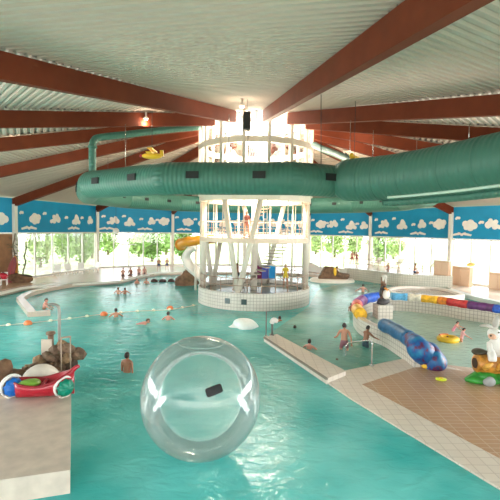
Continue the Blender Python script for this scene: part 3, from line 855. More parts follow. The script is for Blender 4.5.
hang('toy_bird', 'small yellow toy bird hanging beside the joint of the right duct', 'toy bird', 354, 160, 19.0, bird)
# thin cables running down to the ring duct in front
for px, y0, y1, lb in ((321, 98, 164, 'thin dark cable from the roof down to the ring duct right of the drum'), (248, 124, 166, 'thin dark cable under the hanging loudspeaker in front of drum')):
    a, b = WD(px, y0, 18.3), WD(px, y1, 18.3)
    if px == 321: a.z = roof_at(a)
    tag(MB().tube([a, b], .016, 6).build('suspension_cable', M_dark, base=b), lb, 'cable')
# ceiling spotlights
bulb = mat('spot_bulb', (1, .93, .8), .3, emit=9)
SPOT = [(3, 182, 30, 'at the far left edge, over the blue band'), (25, 141, 24, 'between the two upper left beams'), (146, 118, 21, 'above the left teal pipe'), (242, 106, 20, 'straight above the hanging loudspeaker'), (223, 150, 24, 'left of the glazed drum posts'),
        (344, 152, 22, 'beside the right sloping pipe'), (360, 141, 22, 'on the beams right of the drum'), (361, 131, 21, 'on the upper beam right of drum'), (468, 195, 30, 'on the pale ceiling above right band'), (376, 153, 23, 'on the third right beam')]
for px, py, Y, lb in SPOT:
    p = WD(px, py, Y); p.z = roof_at(p) - .30
    for _ in range(3):
        d = ray(px, py); t = (p.z - H) / d.z; q = Vector((d.x * t, d.y * t, p.z))
        if q.y < 5 or q.y > 50: break
        q.z = roof_at(q) - .30; p = q
    o = thing('ceiling_spot', 'small round white ceiling spotlight ' + lb, 'spotlight', p, group='ceiling spotlights')
    part(MB().lathe([(.0, .30), (.05, .30), (.05, .06), (.11, .03), (.13, -.06), (.0, -.02)], 14, p), 'housing', M_white, o)
    part(MB().ball(p + Vector((0, 0, -.07)), (.09, .09, .05), 10), 'bulb', bulb, o)
    l = bpy.data.lights.new('spot_light', 'POINT'); l.energy = 45; l.shadow_soft_size = .12; l.color = (1, .85, .65)
    lo = bpy.data.objects.new('spot_light', l); COL.objects.link(lo); lo.location = p + Vector((0, 0, -.28))
o = WD(296, 109, 19.5)

# orange tube slide behind the tower on the left
sl = thing('tube_slide', 'orange open tube slide coming out of the left side of the tower', 'slide', WD(183, 242, 31))
spt = [WD(214, 239, 30.5), WD(203, 239.5, 30.2), WD(193, 241, 30.3), WD(186, 242, 30.9), WD(181, 244.5, 31.8)]
tube_ = part(MB().tube(catmull(spt, 5), [.34] * 12 + [.37] * 8 + [.42], 18, caps=False), 'tube', M_orange, sl)
sub(MB().tube([spt[-1], spt[-1] + (spt[-1] - spt[-2]).normalized() * .12], .46, 18), 'mouth_ring', mat('orange_dark', (.45, .15, .01), .4), tube_, sl, 'darker orange mouth')
cw_ = thing('slide_chute', 'white water chute curving down from the orange tube to the pool', 'slide', WD(190, 262, 33))
cpts = [WD(196, 247, 33.5), WD(190, 250, 33.6), WD(186, 257, 33.8), WD(190, 266, 34), WD(197, 272, 34.2), WD(203, 278.5, 34)]
part(MB().tube(catmull(cpts, 5), .55, 14, sy=.5), 'chute', M_white, cw_)
part(MB().tube([cpts[0], Vector((cpts[0].x, cpts[0].y, -1.4))], .1, 10), 'support_post', CM, cw_)

# ================================================================== PEOPLE
def fk(pose):
    g = lambda k, d=0: pose.get(k, d)
    ra = math.radians
    Lx = ra(g('lean')); up = Vector((0, -math.sin(Lx), math.cos(Lx)))
    side = Vector((1, 0, 0)); fw = up.cross(side) * -1
    if fw.y > 0 and abs(Lx) < 1.5: fw = -fw
    J = {'pel': Vector((0, 0, 0))}
    J['waist'] = up * .13; J['chest'] = up * .32; J['neck0'] = up * .47; J['neck'] = up * .54
    hn = ra(g('nod')); hup = Vector((0, -math.sin(Lx + hn), math.cos(Lx + hn)))
    J['head'] = J['neck'] + hup * .115
    for s, n in ((-1, 'r'), (1, 'l')):
        J['hip' + n] = Vector((s * .095, 0, -.03))
        a = ra(g('hip' + n)); sp = ra(g('spread', 4)) * s
        d = Vector((math.sin(sp), -math.sin(a) * math.cos(sp), -math.cos(a) * math.cos(sp))); J['knee' + n] = J['hip' + n] + d * .43
        a2 = a - ra(g('knee' + n)); d2 = Vector((math.sin(sp) * .3, -math.sin(a2), -math.cos(a2))).normalized(); J['ank' + n] = J['knee' + n] + d2 * .41
        J['toe' + n] = J['ank' + n] + (Vector((0, -math.cos(a2), math.sin(a2) * -1)).normalized() + d2 * .35).normalized() * .17
        J['sh' + n] = up * .44 + side * s * .175
        f, b = ra(g('sh' + n)), ra(g('ab' + n, 8))
        # arm direction relative to an upright body, then leaned with the trunk
        def rot(v): return Matrix.Rotation(Lx, 3, 'X') @ v
        d = rot(Vector((s * math.sin(b), -math.sin(f) * math.cos(b), -math.cos(f) * math.cos(b))))
        J['el' + n] = J['sh' + n] + d * .28
        f2 = f + ra(g('el' + n, 12)); b2 = b * g('abk', .5)
        d2 = rot(Vector((s * math.sin(b2), -math.sin(f2) * math.cos(b2), -math.cos(f2) * math.cos(b2))))
        J['wr' + n] = J['el' + n] + d2 * .25; J['ha' + n] = J['wr' + n] + d2 * .085
        J['hd' + n] = d2
    return J, up, hup
RAD = {'pel': .125, 'waist': .115, 'chest': .135, 'neck0': .085, 'neck': .05, 'hip': .088, 'knee': .056, 'ank': .038, 'toe': .028, 'sh': .062, 'el': .042, 'wr': .028, 'ha': .032}
EDG = [('pel', 'waist'), ('waist', 'chest'), ('chest', 'neck0'), ('neck0', 'neck')] + [e for n in 'lr' for e in
      (('pel', 'hip' + n), ('hip' + n, 'knee' + n), ('knee' + n, 'ank' + n), ('ank' + n, 'toe' + n), ('neck0', 'sh' + n), ('sh' + n, 'el' + n), ('el' + n, 'wr' + n), ('wr' + n, 'ha' + n))]
def evaluated(o):
    dg = bpy.context.evaluated_depsgraph_get(); dg.update()
    return bpy.data.meshes.new_from_object(o.evaluated_get(dg))
def person_meshes(pose):
    J, up, hup = fk(pose)
    names = [k for k in J if k != 'head' and not k.startswith('hd')]
    me = bpy.data.meshes.new('sk'); me.from_pydata([J[k] for k in names], [(names.index(a), names.index(b)) for a, b in EDG], [])
    o = bpy.data.objects.new('sk', me); COL.objects.link(o)
    sk = o.modifiers.new('s', 'SKIN'); o.modifiers.new('u', 'SUBSURF').levels = 1
    for k, v in zip(names, me.skin_vertices[0].data):
        r = RAD.get(k, RAD.get(k[:-1])); v.radius = (r * (1.12 if k in ('pel', 'chest', 'waist') else 1), r * (.82 if k in ('chest', 'waist') else 1))
        v.use_root = (k == 'pel')
    sm = evaluated(o); COL.objects.unlink(o)
    bm = bmesh.new(); bm.from_mesh(sm)
    mb = MB(); hc = J['head']; hf = Vector((0, -1, 0)); hf = (hf - hup * hf.dot(hup))
    hf = hf.normalized() if hf.length > .2 else Vector((0, 0, 1)) - hup * hup.z
    hf.normalize(); hs = hup.cross(hf)
    RH = Matrix((hs, -hf, hup)).transposed()
    mb.ball(hc, (.076, .096, .118), 16, RH)
    mb.ball(hc + hf * .098 - hup * .015, (.013, .018, .024), 8, RH)
    mb.ball(hc + hf * .05 - hup * .075, (.05, .045, .04), 8, RH)
    for s in (-1, 1): mb.ball(hc + hs * .076 * s - hup * .01, (.012, .022, .032), 8, RH)
    for n in 'lr':
        d = J['hd' + n]; q = Vector((1, 0, 0)); q = (q - d * q.dot(d)).normalized(); w = d.cross(q)
        for k, (off, ln) in enumerate(((-.026, .065), (-.009, .08), (.009, .075), (.026, .058))):
            a = J['ha' + n] + q * off - d * .02; mb.tube([a, a + d * .04, a + d * ln + w * .0], [.0105, .010, .008], 6)
        sg = 1 if n == 'r' else -1
        a = J['wr' + n] + d * .03 + q * .02 * sg; mb.tube([a, a + d * .035 + q * .03 * sg, a + d * .065 + q * .042 * sg], [.013, .011, .009], 6)
    tmp = bpy.data.meshes.new('t'); mb.bm.to_mesh(tmp); bm.from_mesh(tmp); mb.bm.free()
    full = bpy.data.meshes.new('full'); bm.to_mesh(full); bm.free()
    o = bpy.data.objects.new('f', full); COL.objects.link(o)
    rm = o.modifiers.new('r', 'REMESH'); rm.mode = 'VOXEL'; rm.voxel_size = .015; rm.use_smooth_shade = True
    body = evaluated(o); COL.objects.unlink(o); body.name = 'body'
    # classify faces by nearest bone
    nf = len(body.polygons); C = np.zeros(nf * 3); body.polygons.foreach_get('center', C); C = C.reshape(-1, 3)
    bones = EDG + [('neck', 'head')]
    best = np.full(nf, 1e9); idx = np.zeros(nf, int); tt_ = np.zeros(nf)
    for i, (a, b) in enumerate(bones):
        p, q = np.array(J[a]), np.array(J[b]); d = q - p; t = np.clip(((C - p) @ d) / (d @ d), 0, 1)
        r0 = RAD.get(a, RAD.get(a[:-1], .1)); r1 = .1 if b == 'head' else RAD.get(b, RAD.get(b[:-1], .1))
        di = np.linalg.norm(C - p - t[:, None] * d, axis=1) - (r0 + (r1 - r0) * t)
        m = di < best; best[m] = di[m]; idx[m] = i; tt_[m] = t[m]
    nm = [a + '>' + b for a, b in bones]
    isb = lambda *L: np.isin(idx, [nm.index(x) for x in L])
    hcn = C - np.array(hc); hu = hcn @ np.array(hup); hfw = hcn @ np.array(hf); hd = np.linalg.norm(hcn, axis=1)
    hair = (hd < .16) & (hu > -.06) & ((hu > .055) | (hfw < -.012 + .3 * (hu))) & (np.abs(hcn @ np.array(hs)) < .1)
    upn = np.array(up); sc_ = C @ upn
    trunks = (isb('pel>waist') & (tt_ < .55)) | isb('pel>hipl', 'pel>hipr') | (isb('hipl>kneel', 'hipr>kneer') & (tt_ < .5))
    suit = ((isb('pel>waist', 'waist>chest') | isb('pel>hipl', 'pel>hipr') | (isb('hipl>kneel', 'hipr>kneer') & (tt_ < .12)) | (isb('chest>neck0') & (tt_ < .5))))
    shirt = (isb('pel>waist', 'waist>chest', 'chest>neck0', 'neck0>shl', 'neck0>shr') | (isb('shl>ell', 'shr>elr') & (tt_ < .6)))
    def shell(mask, off, name):
        b2 = bmesh.new(); b2.from_mesh(body); b2.faces.ensure_lookup_table()
        bmesh.ops.delete(b2, geom=[f for f in b2.faces if not mask[f.index]], context='FACES')
        for v in b2.verts: v.normal_update()
        for v in b2.verts: v.co += v.normal * off
        m2 = bpy.data.meshes.new(name); b2.to_mesh(m2); b2.free(); return m2
    em = []
    for s in (-1, 1):
        eyes = MB().ball(hc + hf * .088 + hs * .03 * s + hup * .012, .011, 6)
        m_ = bpy.data.meshes.new('eye'); eyes.bm.to_mesh(m_); eyes.bm.free(); em.append(m_)
    return dict(body=body, hair=shell(hair, .014, 'hair'), swim_trunks=shell(trunks, .009, 'swim_trunks'), swimsuit=shell(suit, .008, 'swimsuit'), shirt=shell(shirt, .010, 'shirt'), eyes=em)
POSES = {
    'stand': dict(hipl=4, hipr=-4, kneel=4, shl=6, shr=-4, elr=10),
    'wade': dict(lean=8, hipl=18, hipr=-10, kneel=15, kneer=12, shl=25, shr=-10, abl=22, abr=18, ell=50, elr=25),
    'armsout': dict(lean=4, hipl=6, kneel=8, shl=35, shr=35, abl=45, abr=45, ell=25, elr=25, abk=.9),
    'hold': dict(lean=12, hipl=10, hipr=5, shl=55, shr=62, abl=18, abr=12, ell=20, elr=15, nod=8),
    'sit': dict(lean=10, hipl=88, hipr=86, kneel=82, kneer=84, shl=35, shr=30, ell=30, elr=35, spread=6),
    'sitback': dict(lean=-12, hipl=80, hipr=84, kneel=70, kneer=80, shl=-25, shr=-30, abl=14, abr=14, ell=5, elr=5, nod=15),
    'swim': dict(lean=76, hipl=-68, hipr=-80, kneel=6, kneer=14, shl=150, shr=95, abl=14, abr=20, ell=10, elr=20, nod=-50, spread=7),
    'reach': dict(lean=30, hipl=5, hipr=-12, kneer=20, shl=95, shr=80, abl=20, abr=10, ell=5, elr=15, nod=-18),
}
PM = {}
def person(pose, loc, rz, scale, label, skin=None, hair=None, wear='swim_trunks', wcol=(.03, .05, .12), group=None):
    if pose not in PM: PM[pose] = person_meshes(POSES[pose])
    ms = PM[pose]
    o = thing('person', label, 'person', loc, rz, group); o.scale = (scale,) * 3
    def add(name, me, m):
        c = bpy.data.objects.new(name, me); COL.objects.link(c); c.parent = o
        if not me.materials: me.materials.append(m)
        c.material_slots[0].link = 'OBJECT'; c.material_slots[0].material = m
        return c
    bo_ = add('body', ms['body'], skin or M_skin); add('hair', ms['hair'], hair or M_hair)
    for e_ in ms['eyes']: add('eye', e_, M_dark).parent = bo_
    if wear:
        for w in wear.split('+'):
            add(w, ms[w], mat('wear_%d_%d_%d' % tuple(int(c * 255) for c in wcol), wcol, .6))
    return o
def rad(a): return math.radians(a)
def wader(pose, px, pyw, hip_z, rz, sc, label, z=0.0, **kw):
    """A person standing in water; (px, pyw) is where the body meets the water, hip_z the hip height."""
    p = W(px, pyw, z); return person(pose, Vector((p.x, p.y, hip_z)), rad(rz), sc, label, **kw)
# rz 0 faces the camera, 180 faces away
wader('stand', 127, 372, -.08, 165, 1.0, 'man standing waist deep in open water left of the clear ball', skin=M_skind, wcol=(.02, .06, .08))
wader('wade', 344, 350, .34, 175, 1.02, 'bare-backed man wading away in the shallow water, nearer left of two men', skin=M_skin, wcol=(.25, .10, .12))
wader('hold', 365, 347, .20, 120, .95, 'dark tanned man standing in the shallows against the snake pool wall', skin=M_skind, wcol=(.03, .07, .09))
wader('armsout', 309, 349, -.28, 150, .9, 'pink shouldered swimmer low in the water beside the walkway', skin=M_skinp)
wader('armsout', 116, 317, -.25, 200, .95, 'dark haired swimmer next to the middle orange float', skin=M_skin)
wader('armsout', 168, 320, -.28, 180, .95, 'dark haired swimmer with pink shoulders beyond the clear ball', skin=M_skinp)
wader('hold', 43.5, 309, -.14, 100, 1.05, 'dark haired person leaning on the corner of the bench wall', skin=M_skinp)
wader('swim', 137, 324, -.06, 100, .95, 'pale swimmer stretched flat on the water in the middle left', skin=M_skinp, hair=M_hairb, wear='swimsuit', wcol=(.65, .30, .25))
wader('armsout', 118, 294, -.15, 170, .85, 'left one of two small heads in the water below the deck edge', skin=M_skin, hair=M_hairb)
wader('armsout', 125, 294, -.18, 190, .85, 'right one of two small heads in the water below the deck edge', skin=M_skind)
wader('stand', 137, 283.5, -.25, 30, .95, 'left bather of the pair at the near end of the dark float line', skin=M_skinp)
wader('wade', 146.5, 283.5, -.25, 10, .95, 'right bather of the pair at the near end of the dark float line', skin=M_skinp, hair=M_hairb)
wader('swim', 277, 322, -.10, 160, .9, 'dark swimmer stretched in the water just behind the post at the walkway end', skin=M_skind)
wader('armsout', 295, 328, -.56, 180, .9, 'dark head low in the water right of the walkway post', skin=M_skind)
wader('stand', 351, 311, -.05, 200, .72, 'dark haired child in the channel just outside the snake corner', skin=M_skind, wcol=(.02, .03, .05))
wader('armsout', 363, 292, -.10, 180, .95, 'red shouldered bather in the channel left of the totem', skin=M_skinp, wcol=(.4, .02, .05))
wader('armsout', 374, 295, -.40, 180, .75, 'small dark head in the channel closest to the totem', skin=M_skind)
wader('hold', 335, 359, -.42, 40, .62, 'small child low in the water in front of wading man', skin=M_skinp, hair=M_hairb)
# kids' pool
wader('reach', 453, 331, .08, 60, .66, 'child in pink stretching an arm to the left in paddling pool', z=.02, skin=M_skinp, wear='swimsuit', wcol=(.75, .28, .36))
wader('hold', 461, 341.5, .14, 75, .68, 'child in pink and white top beside the yellow float ring', z=.02, skin=M_skinp, wear='shirt', wcol=(.80, .45, .48))
wader('armsout', 447, 341, -.14, 10, .52, 'toddler sitting in the yellow float ring', z=.02, skin=M_skinp, hair=M_hairb, wear='swimsuit', wcol=(.75, .25, .05))
# on the decks
def sitter(px, py, z, seat, rz, sc, label, pose='sit', **kw):
    p = W(px, py, z); return person(pose, Vector((p.x, p.y, z + seat)), rad(rz), sc, label, **kw)
sitter(123, 276, ZD, .09, 20, .95, 'left one of two people sitting on the far pool edge at left', skin=M_skin)
sitter(131, 275.5, ZD, .09, -10, .95, 'right one of two people sitting on the far pool edge at left', skin=M_skind, hair=M_hairb)
for px, py, lb, sk_ in ((139, 274, 'tiny seated figure on far deck nearest the seated pair', M_skinp), (144.5, 274, 'tiny seated figure on far deck, second from the seated pair', M_skinp), (159, 272.5, 'tiny figure standing on the far deck under the transom window', M_skind), (167, 272, 'tiny figure standing on the far deck beside the white column', M_skin)):
    if px < 150: sitter(px, py, ZD, .09, 15, .9, lb, skin=sk_)
    else: sitter(px, py - 1, ZD, .78, 15, .85, lb, pose='stand', skin=sk_)
def on_terrace(px, py, pose, seat, rz, sc, lb, **kw): return sitter(px, py, TZ, seat, rz, sc, lb, pose=pose, **kw)
on_terrace(414, 272.5, 'sit', .09, 60, 1.0, 'bare-chested person sitting on the terrace edge above the curved wall', skin=M_skin)
on_terrace(352, 266, 'stand', .92, 20, .95, 'pink figure standing behind the terrace railing, leftmost', skin=M_skinp, wcol=(.5, .04, .05))
on_terrace(356.5, 265.5, 'wade', .79, -30, .9, 'reddish figure bending behind the terrace railing, second from left', skin=M_skinp, hair=M_hairb, wear='swimsuit', wcol=(.35, .06, .08))
on_terrace(369, 264, 'stand', .80, 10, .85, 'dark figure standing behind the terrace railing beside the column', skin=M_skind, wear='shirt', wcol=(.05, .04, .05))
on_terrace(388, 269.5, 'sit', .09, -30, .8, 'small reddish child sitting on the terrace edge behind the railing', skin=M_skinp, wcol=(.5, .05, .05))
sitter(466, 283.5, ZD, .5, 100, 1.0, 'person in red sitting on a white chair right of the right column', skin=M_skin, wear='shirt', wcol=(.60, .06, .05))
# tower
p = ring(rad(-12), 2.6, 4.4); person('stand', p + Vector((0, 0, .92)), rad(20), .98, 'dark haired person in red top on the first floor of the tower', skin=M_skin, wear='shirt', wcol=(.28, .08, .06))
p = ring(rad(118), 2.6, .78); person('stand', p + Vector((0, 0, .92)), rad(-20), 1.0, 'person in a yellow shirt standing on the tower base beside right column', skin=M_skin, hair=M_hairb, wear='shirt+swim_trunks', wcol=(.75, .55, .03))
p = ring(rad(-148), 2.2, .78); person('wade', p + Vector((0, 0, .92)), rad(-60), .95, 'bare-chested person walking on the tower base behind the front struts', skin=M_skind, wcol=(.04, .04, .05))
sitter(203, 277, ZD, .6, 90, .9, 'dark reddish figure on the far deck just left of the tower base', pose='stand', skin=M_skind, wcol=(.2, .02, .03))

# ================================================================== CLEAR BALL
BC, BR = Vector((-1.02, 9.0, 1.32)), 1.30
ball = thing('inflatable_ball', 'huge clear inflatable ball floating on the water, black rectangle patch on its skin', 'ball', BC)
part(MB().ball(BC, BR, 64), 'skin', glass_mat('ball_skin', (.93, .98, .965), .045, .10), ball)
d0 = None
def on_ball(px, py, r):
    d = ray(px, py); o = Vector((0, 0, H)) - BC; b = o.dot(d); c = o.dot(o) - r * r; t = -b - math.sqrt(b * b - c)
    return Vector((0, 0, H)) + d * t
ctr = on_ball(214, 390.5, BR) - BC
nrm = ctr.normalized(); xx = nrm.cross(Vector((0, 0, 1))).normalized() * -1; yy = nrm.cross(xx)
if yy.z < 0: yy = -yy
if xx.x < 0: xx = -xx
an = rad(14); x2 = xx * math.cos(an) + yy * math.sin(an); y2 = -xx * math.sin(an) + yy * math.cos(an)
mb = MB(); hw, hh, rr_ = .165, .085, .04
outl = []
for cx, cy, a0 in ((hw - rr_, hh - rr_, 0), (-hw + rr_, hh - rr_, 90), (-hw + rr_, -hh + rr_, 180), (hw - rr_, -hh + rr_, 270)):
    for k in range(5):
        a = rad(a0 + 22.5 * k); outl.append((cx + rr_ * math.cos(a), cy + rr_ * math.sin(a)))
sf = lambda u, v, k: BC + (nrm * BR + x2 * u + y2 * v).normalized() * (BR + k)
top = [mb.bm.verts.new(sf(u, v, .02)) for u, v in outl]; bot = [mb.bm.verts.new(sf(u, v, .002)) for u, v in outl]; cc = mb.bm.verts.new(sf(0, 0, .024))
for k in range(len(outl)):
    j = (k + 1) % len(outl); mb.face([top[k], top[j], cc]); mb.face([bot[k], bot[j], top[j], top[k]])
part(mb, 'patch', M_dark, ball, 'black rounded rectangular patch')
# welded seam round the top
glass_mat('seam_skin', (.85, .92, .88), .2, .35)
part(MB().tube([BC + Vector((math.cos(2 * PI * k / 72) * .5, math.sin(2 * PI * k / 72) * .5, math.sqrt(BR ** 2 - .25))) for k in range(72)], .007, 5, closed=True), 'seam', MATS['seam_skin'], ball)

# ================================================================== FLOAT LINES
def float_line(px, lb, fr, gap, m, big=None, z=.03):
    pts = [W(a, b, z) for a, b in px]; path = catmull(pts, 14)
    rope = MB().tube(path, .018, 6).build('float_rope', mat('rope', (.7, .66, .55), .6), base=path[0]); tag(rope, lb, 'rope')
    acc = 0; n = 0; grp = 'floats on the ' + lb[:30]
    L = [0]
    for a, b in zip(path, path[1:]): L.append(L[-1] + (b - a).length)
    res = []
    k = 0; s = gap / 2
    while s < L[-1]:
        while L[k + 1] < s: k += 1
        q = path[k].lerp(path[k + 1], (s - L[k]) / (L[k + 1] - L[k])); d = (path[k + 1] - path[k]).normalized()
        res.append((q, d)); s += gap
    proto = None
    for q, d in res:
        if proto is None:
            proto = MB().ball((0, 0, 0), (fr * 1.3, fr, fr), 10).build('float', m); o = proto
        else:
            o = proto.copy(); COL.objects.link(o)
        o.location = q; o.rotation_euler = (0, 0, math.atan2(d.y, d.x))
        yield o
fl = list(float_line([(-25, 327), (0, 325.5), (28, 323), (66, 319), (104, 314), (140, 311), (170, 309.5), (196, 305)], 'thin rope with white floats across the left of the pool', .085, .95, mat('float_white', (.82, .80, .62), .4)))
for o in fl: tag(o, 'small cream float threaded on the long rope across the left pool', 'float', 'cream floats on the long rope')
for px, py, lb in ((28, 323.5, 'orange float ball on the long rope near the left bench wall'), (104, 314.5, 'orange float ball on the long rope beside a swimmer'), (170, 308.5, 'orange float ball at the right end of long rope beyond the clear ball')):
    p = W(px, py, .05); tag(MB().ball(p, (.21, .17, .17), 14).build('buoy', M_buoy, base=p), lb, 'buoy', 'orange float balls')
fl = list(float_line([(150, 281.5), (158, 281.5), (166, 281.5), (176, 281.5)], 'short rope with dark floats leading to the far rock', .26, .76, mat('float_dark', (.07, .04, .035), .5)))
for o in fl: tag(o, 'dark ball float in the short row leading to the far rock', 'float', 'dark floats beside the far rock')

# ================================================================== ROCKS, FOAM
p = W(187, 285, 0)
rk = blob(p + Vector((0, 0, .3)), (1.15, .8, .75), .5, 21).build('rock', M_rockd, base=p); tag(rk, 'brown rock mound standing in the water left of the tower', 'rock')
p = W(332, 281.5, 0)
isl = MB().lathe([(0, .3), (2.0, .3), (2.15, .15), (2.15, -1.4)], 32, p).build('rock_island', M_cream, base=p); isl.scale = (1.0, .7, 1); tag(isl, 'low pale round island in the water right of the tower carrying a rock', 'island')
rs = thing('rock_sculpture', 'brown slanting rock with a yellow figure on the pale island right of tower', 'rock', p + Vector((0, 0, .3)))
mb = MB(); b0 = p + Vector((-.2, 0, .28))
pr_ = [(-1.25, 0), (-.55, 1.25), (.45, 1.15), (.9, .55), (1.4, .45), (1.6, 0)]
lo = [mb.bm.verts.new(b0 + Vector((x, -.55, z))) for x, z in pr_]; hi = [mb.bm.verts.new(b0 + Vector((x * .9, .55, z * .95))) for x, z in pr_]
mb.face(lo); mb.face(hi[::-1])
for k in range(len(pr_)): j = (k + 1) % len(pr_); mb.face([lo[k], lo[j], hi[j], hi[k]])
part(mb, 'slab_rock', M_rockd, rs, bevel=.12)
part(blob(b0 + Vector((1.05, -.35, .25)), (.7, .45, .32), .35, 31), 'boulder', M_rock, rs, 'dark boulder')
part(blob(b0 + Vector((.35, -.55, .72)), (.18, .15, .42), .2, 32), 'yellow_figure', M_yellow, rs, 'yellow painted figure')
part(MB().ball(b0 + Vector((.55, -.5, 1.15)), .13, 10), 'figure_head', mat('totem_brown', (.13, .06, .03), .6), rs)
# foam over bubbling jets
def foam(px, py, rx, ry, h, lb, seed, name='foam_mound'):
    p = W(px, py, 0); mb = blob(p + Vector((0, 0, 0)), (rx, ry, h), .35, seed, 4)
    o = mb.build(name, mat('foam', (.80, .86, .82), .7, noise=.06, scale=6), base=p); tag(o, lb, 'foam', kind='stuff'); return o
foam(243, 327, .72, .55, .42, 'white bubbling foam mound on the water in front of the tower', 41)
foam(82, 284.5, .4, .25, .12, 'small white foam patch at the far left pool edge', 42)
# whirlpool basin behind the rainbow wall
wb = catmull(pxpoly([(388, 291), (400, 288.5), (425, 288.5), (445, 291), (462, 296.5), (440, 298), (410, 296.5), (392, 294)], .25), 4, closed=True)
o = thing('whirlpool', 'oval whirlpool tub with pale rim and brown water behind the rainbow wall', 'whirlpool', wb[8])
part(MB().wall(wb, -1.3, .42, .35, closed=True), 'rim', M_cream, o)
part(MB().prism([(q.x, q.y) for q in wb], -1.3, .26), 'brown_water', mat('whirl', (.28, .20, .14), .1, noise=.4, scale=1.5), o, 'brownish bubbling water')

# ================================================================== RAILS ON THE WALKWAY
p = W(265.5, 336.2, .42); q = W(264, 336, .42)
pole = thing('marker_post', 'thin dark post on the corner of the walkway end', 'post', W(266, 336, .2)); P0 = Vector(pole.location)
part(MB().tube([P0, P0 + Vector((0, 0, 1.12))], .03, 8), 'shaft', mat('post_dark', (.12, .14, .13), .4), pole)
part(MB().lathe([(0, .03), (.07, .03), (.07, 0)], 12, P0), 'foot_plate', M_steel, pole)
sp_ = thing('water_spout', 'short post with a white curved spout on the walkway end', 'spout', W(272, 335.5, .2)); P0 = Vector(sp_.location)
part(MB().tube([P0, P0 + Vector((0, 0, .62))], .05, 10), 'stand', mat('post_dark', (.12, .14, .13), .4), sp_)
part(MB().tube(catmull([P0 + Vector((-.02, 0, .55)), P0 + Vector((.03, -.02, .70)), P0 + Vector((.14, -.05, .70)), P0 + Vector((.2, -.06, .60))], 4), [.09, .11] + [.11] * 9 + [.07, .06], 12), 'spout_head', M_white, sp_, 'white spout')
part(MB().lathe([(0, .04), (.1, .04), (.1, 0)], 12, P0), 'foot_plate', M_steel, sp_)
hr = thing('handrail', 'bent steel handrail on the ramp beside the paddling pool wall', 'handrail', W(371.5, 366, ZR - .02)); P0 = Vector(hr.location)
e2 = W(349, 356, 0)
part(MB().tube(catmull([P0 + Vector((0, 0, -.02)), P0 + Vector((0, 0, .72)), P0 + Vector((-.02, .02, .86)), P0 + Vector((-.12, .05, .93)), P0.lerp(e2, .5) + Vector((0, 0, .75)), Vector((e2.x, e2.y, .52)), Vector((e2.x - .1, e2.y + .03, .42)), Vector((e2.x - .13, e2.y + .04, .2)), Vector((e2.x - .13, e2.y + .04, -.9))], 5), .03, 8), 'rail', M_steel, hr)
part(MB().lathe([(0, .035), (.10, .035), (.10, 0)], 12, P0), 'foot_plate', M_steel, hr)

# toys on the right
p = W(425.5, 368.5, ZR)
ty = thing('bath_duck', 'small yellow toy lying against the snake head on the white tiles', 'toy', p)
part(MB().ball(p + Vector((0, 0, .1)), (.15, .12, .10), 12), 'body', M_yellow, ty); part(MB().ball(p + Vector((-.07, -.02, .22)), .075, 10), 'head', M_yellow, ty)
part(MB().ball(p + Vector((-.14, -.03, .21)), (.04, .04, .02), 8), 'beak', M_buoy, ty)
p = W(441, 380.5, ZR)
ty = thing('float_board', 'flat yellow green swimming board lying on the brown tiles', 'float', p)
part(MB().lathe([(0, .02), (.17, .02), (.185, .05), (.17, .08), (0, .08)], 24, p), 'board', mat('lime', (.62, .68, .02), .4), ty, bevel=.0).scale = (1, .8, 1)
part(MB().tube([p + Vector((.07 * math.cos(2 * PI * k / 16), .05 * math.sin(2 * PI * k / 16), .085)) for k in range(16)], .01, 6, closed=True), 'grip', M_yellow, ty)
p = W(448, 341, .02)
rg = thing('float_ring', 'yellow inflatable float ring in the paddling pool around a toddler', 'float ring', p + Vector((0, 0, .08)))
c = p + Vector((0, 0, .10))
part(MB().tube([c + Vector((.36 * math.cos(2 * PI * k / 32), .32 * math.sin(2 * PI * k / 32), 0)) for k in range(32)], .13, 12, closed=True), 'tube', M_yellow, rg)
part(MB().tube([c + Vector((.36 * math.cos(2 * PI * k / 32), .32 * math.sin(2 * PI * k / 32), .12)) for k in range(6, 15)], .05, 8), 'orange_grip', M_buoy, rg)

# ================================================================== LEFT ISLAND WITH ROCK AND PLAY BOAT
ZP = .45
lp = [W(71, 368, ZP), W(71, 402, ZP), W(70, 470, ZP), Vector((-8.5, 6.0, ZP)), Vector((-11, 9, ZP)), W(-50, 388, ZP), W(0, 374, ZP), W(30, 366, ZP), W(50, 361, ZP)]
o = MB().prism(lp, -1.4, ZP).build('floor_island', mat('island_floor', (.60, .50, .42), .5, noise=.12, scale=3), base=lp[0]); structure(o)
p = W(45, 369, ZP)
rock = thing('rock_mound', 'large brown rock mound on the left island behind the red boat', 'rock', p)
rnd_ = random.Random(5)
RM = [M_rock, mat('rock_tan', (.30, .19, .10), .8, noise=.45, scale=6, bump=.6), mat('rock_dark', (.09, .055, .035), .8, noise=.5, scale=6, bump=.6)]
tops = [(66, 345, 371), (60, 343, 371), (53, 347, 371), (46, 352, 372), (38, 359, 374), (30, 365, 376), (22, 370, 377), (15, 373, 379)]
for bx, ty_, by in tops:
    b = W(bx, by, ZP); hgt = (by - ty_) / FPX * b.y * .98
    nst = max(1, int(round(hgt / .26)))
    for q in range(nst):
        z = hgt * (q + .5) / nst; rr_k = rnd_.uniform(.17, .24)
        for dd_ in ((0, 0), (rnd_.uniform(-.12, .12), .26)):
            mb = blob(b + Vector((dd_[0] + rnd_.uniform(-.06, .06), .15 + dd_[1] + rnd_.uniform(-.08, .08), z)), (rr_k, rr_k * .9, rr_k * .85), .45, rnd_.randrange(999), 2)
            part(mb, 'stone', RM[rnd_.choice((0, 0, 0, 1, 2))], rock)
p = W(55.5, 366, ZP) + Vector((.02, .25, 0))
ps = thing('shower_pipe', 'tall bent steel water pipe rising behind the left rock mound', 'pipe', p)
zt = 2.42
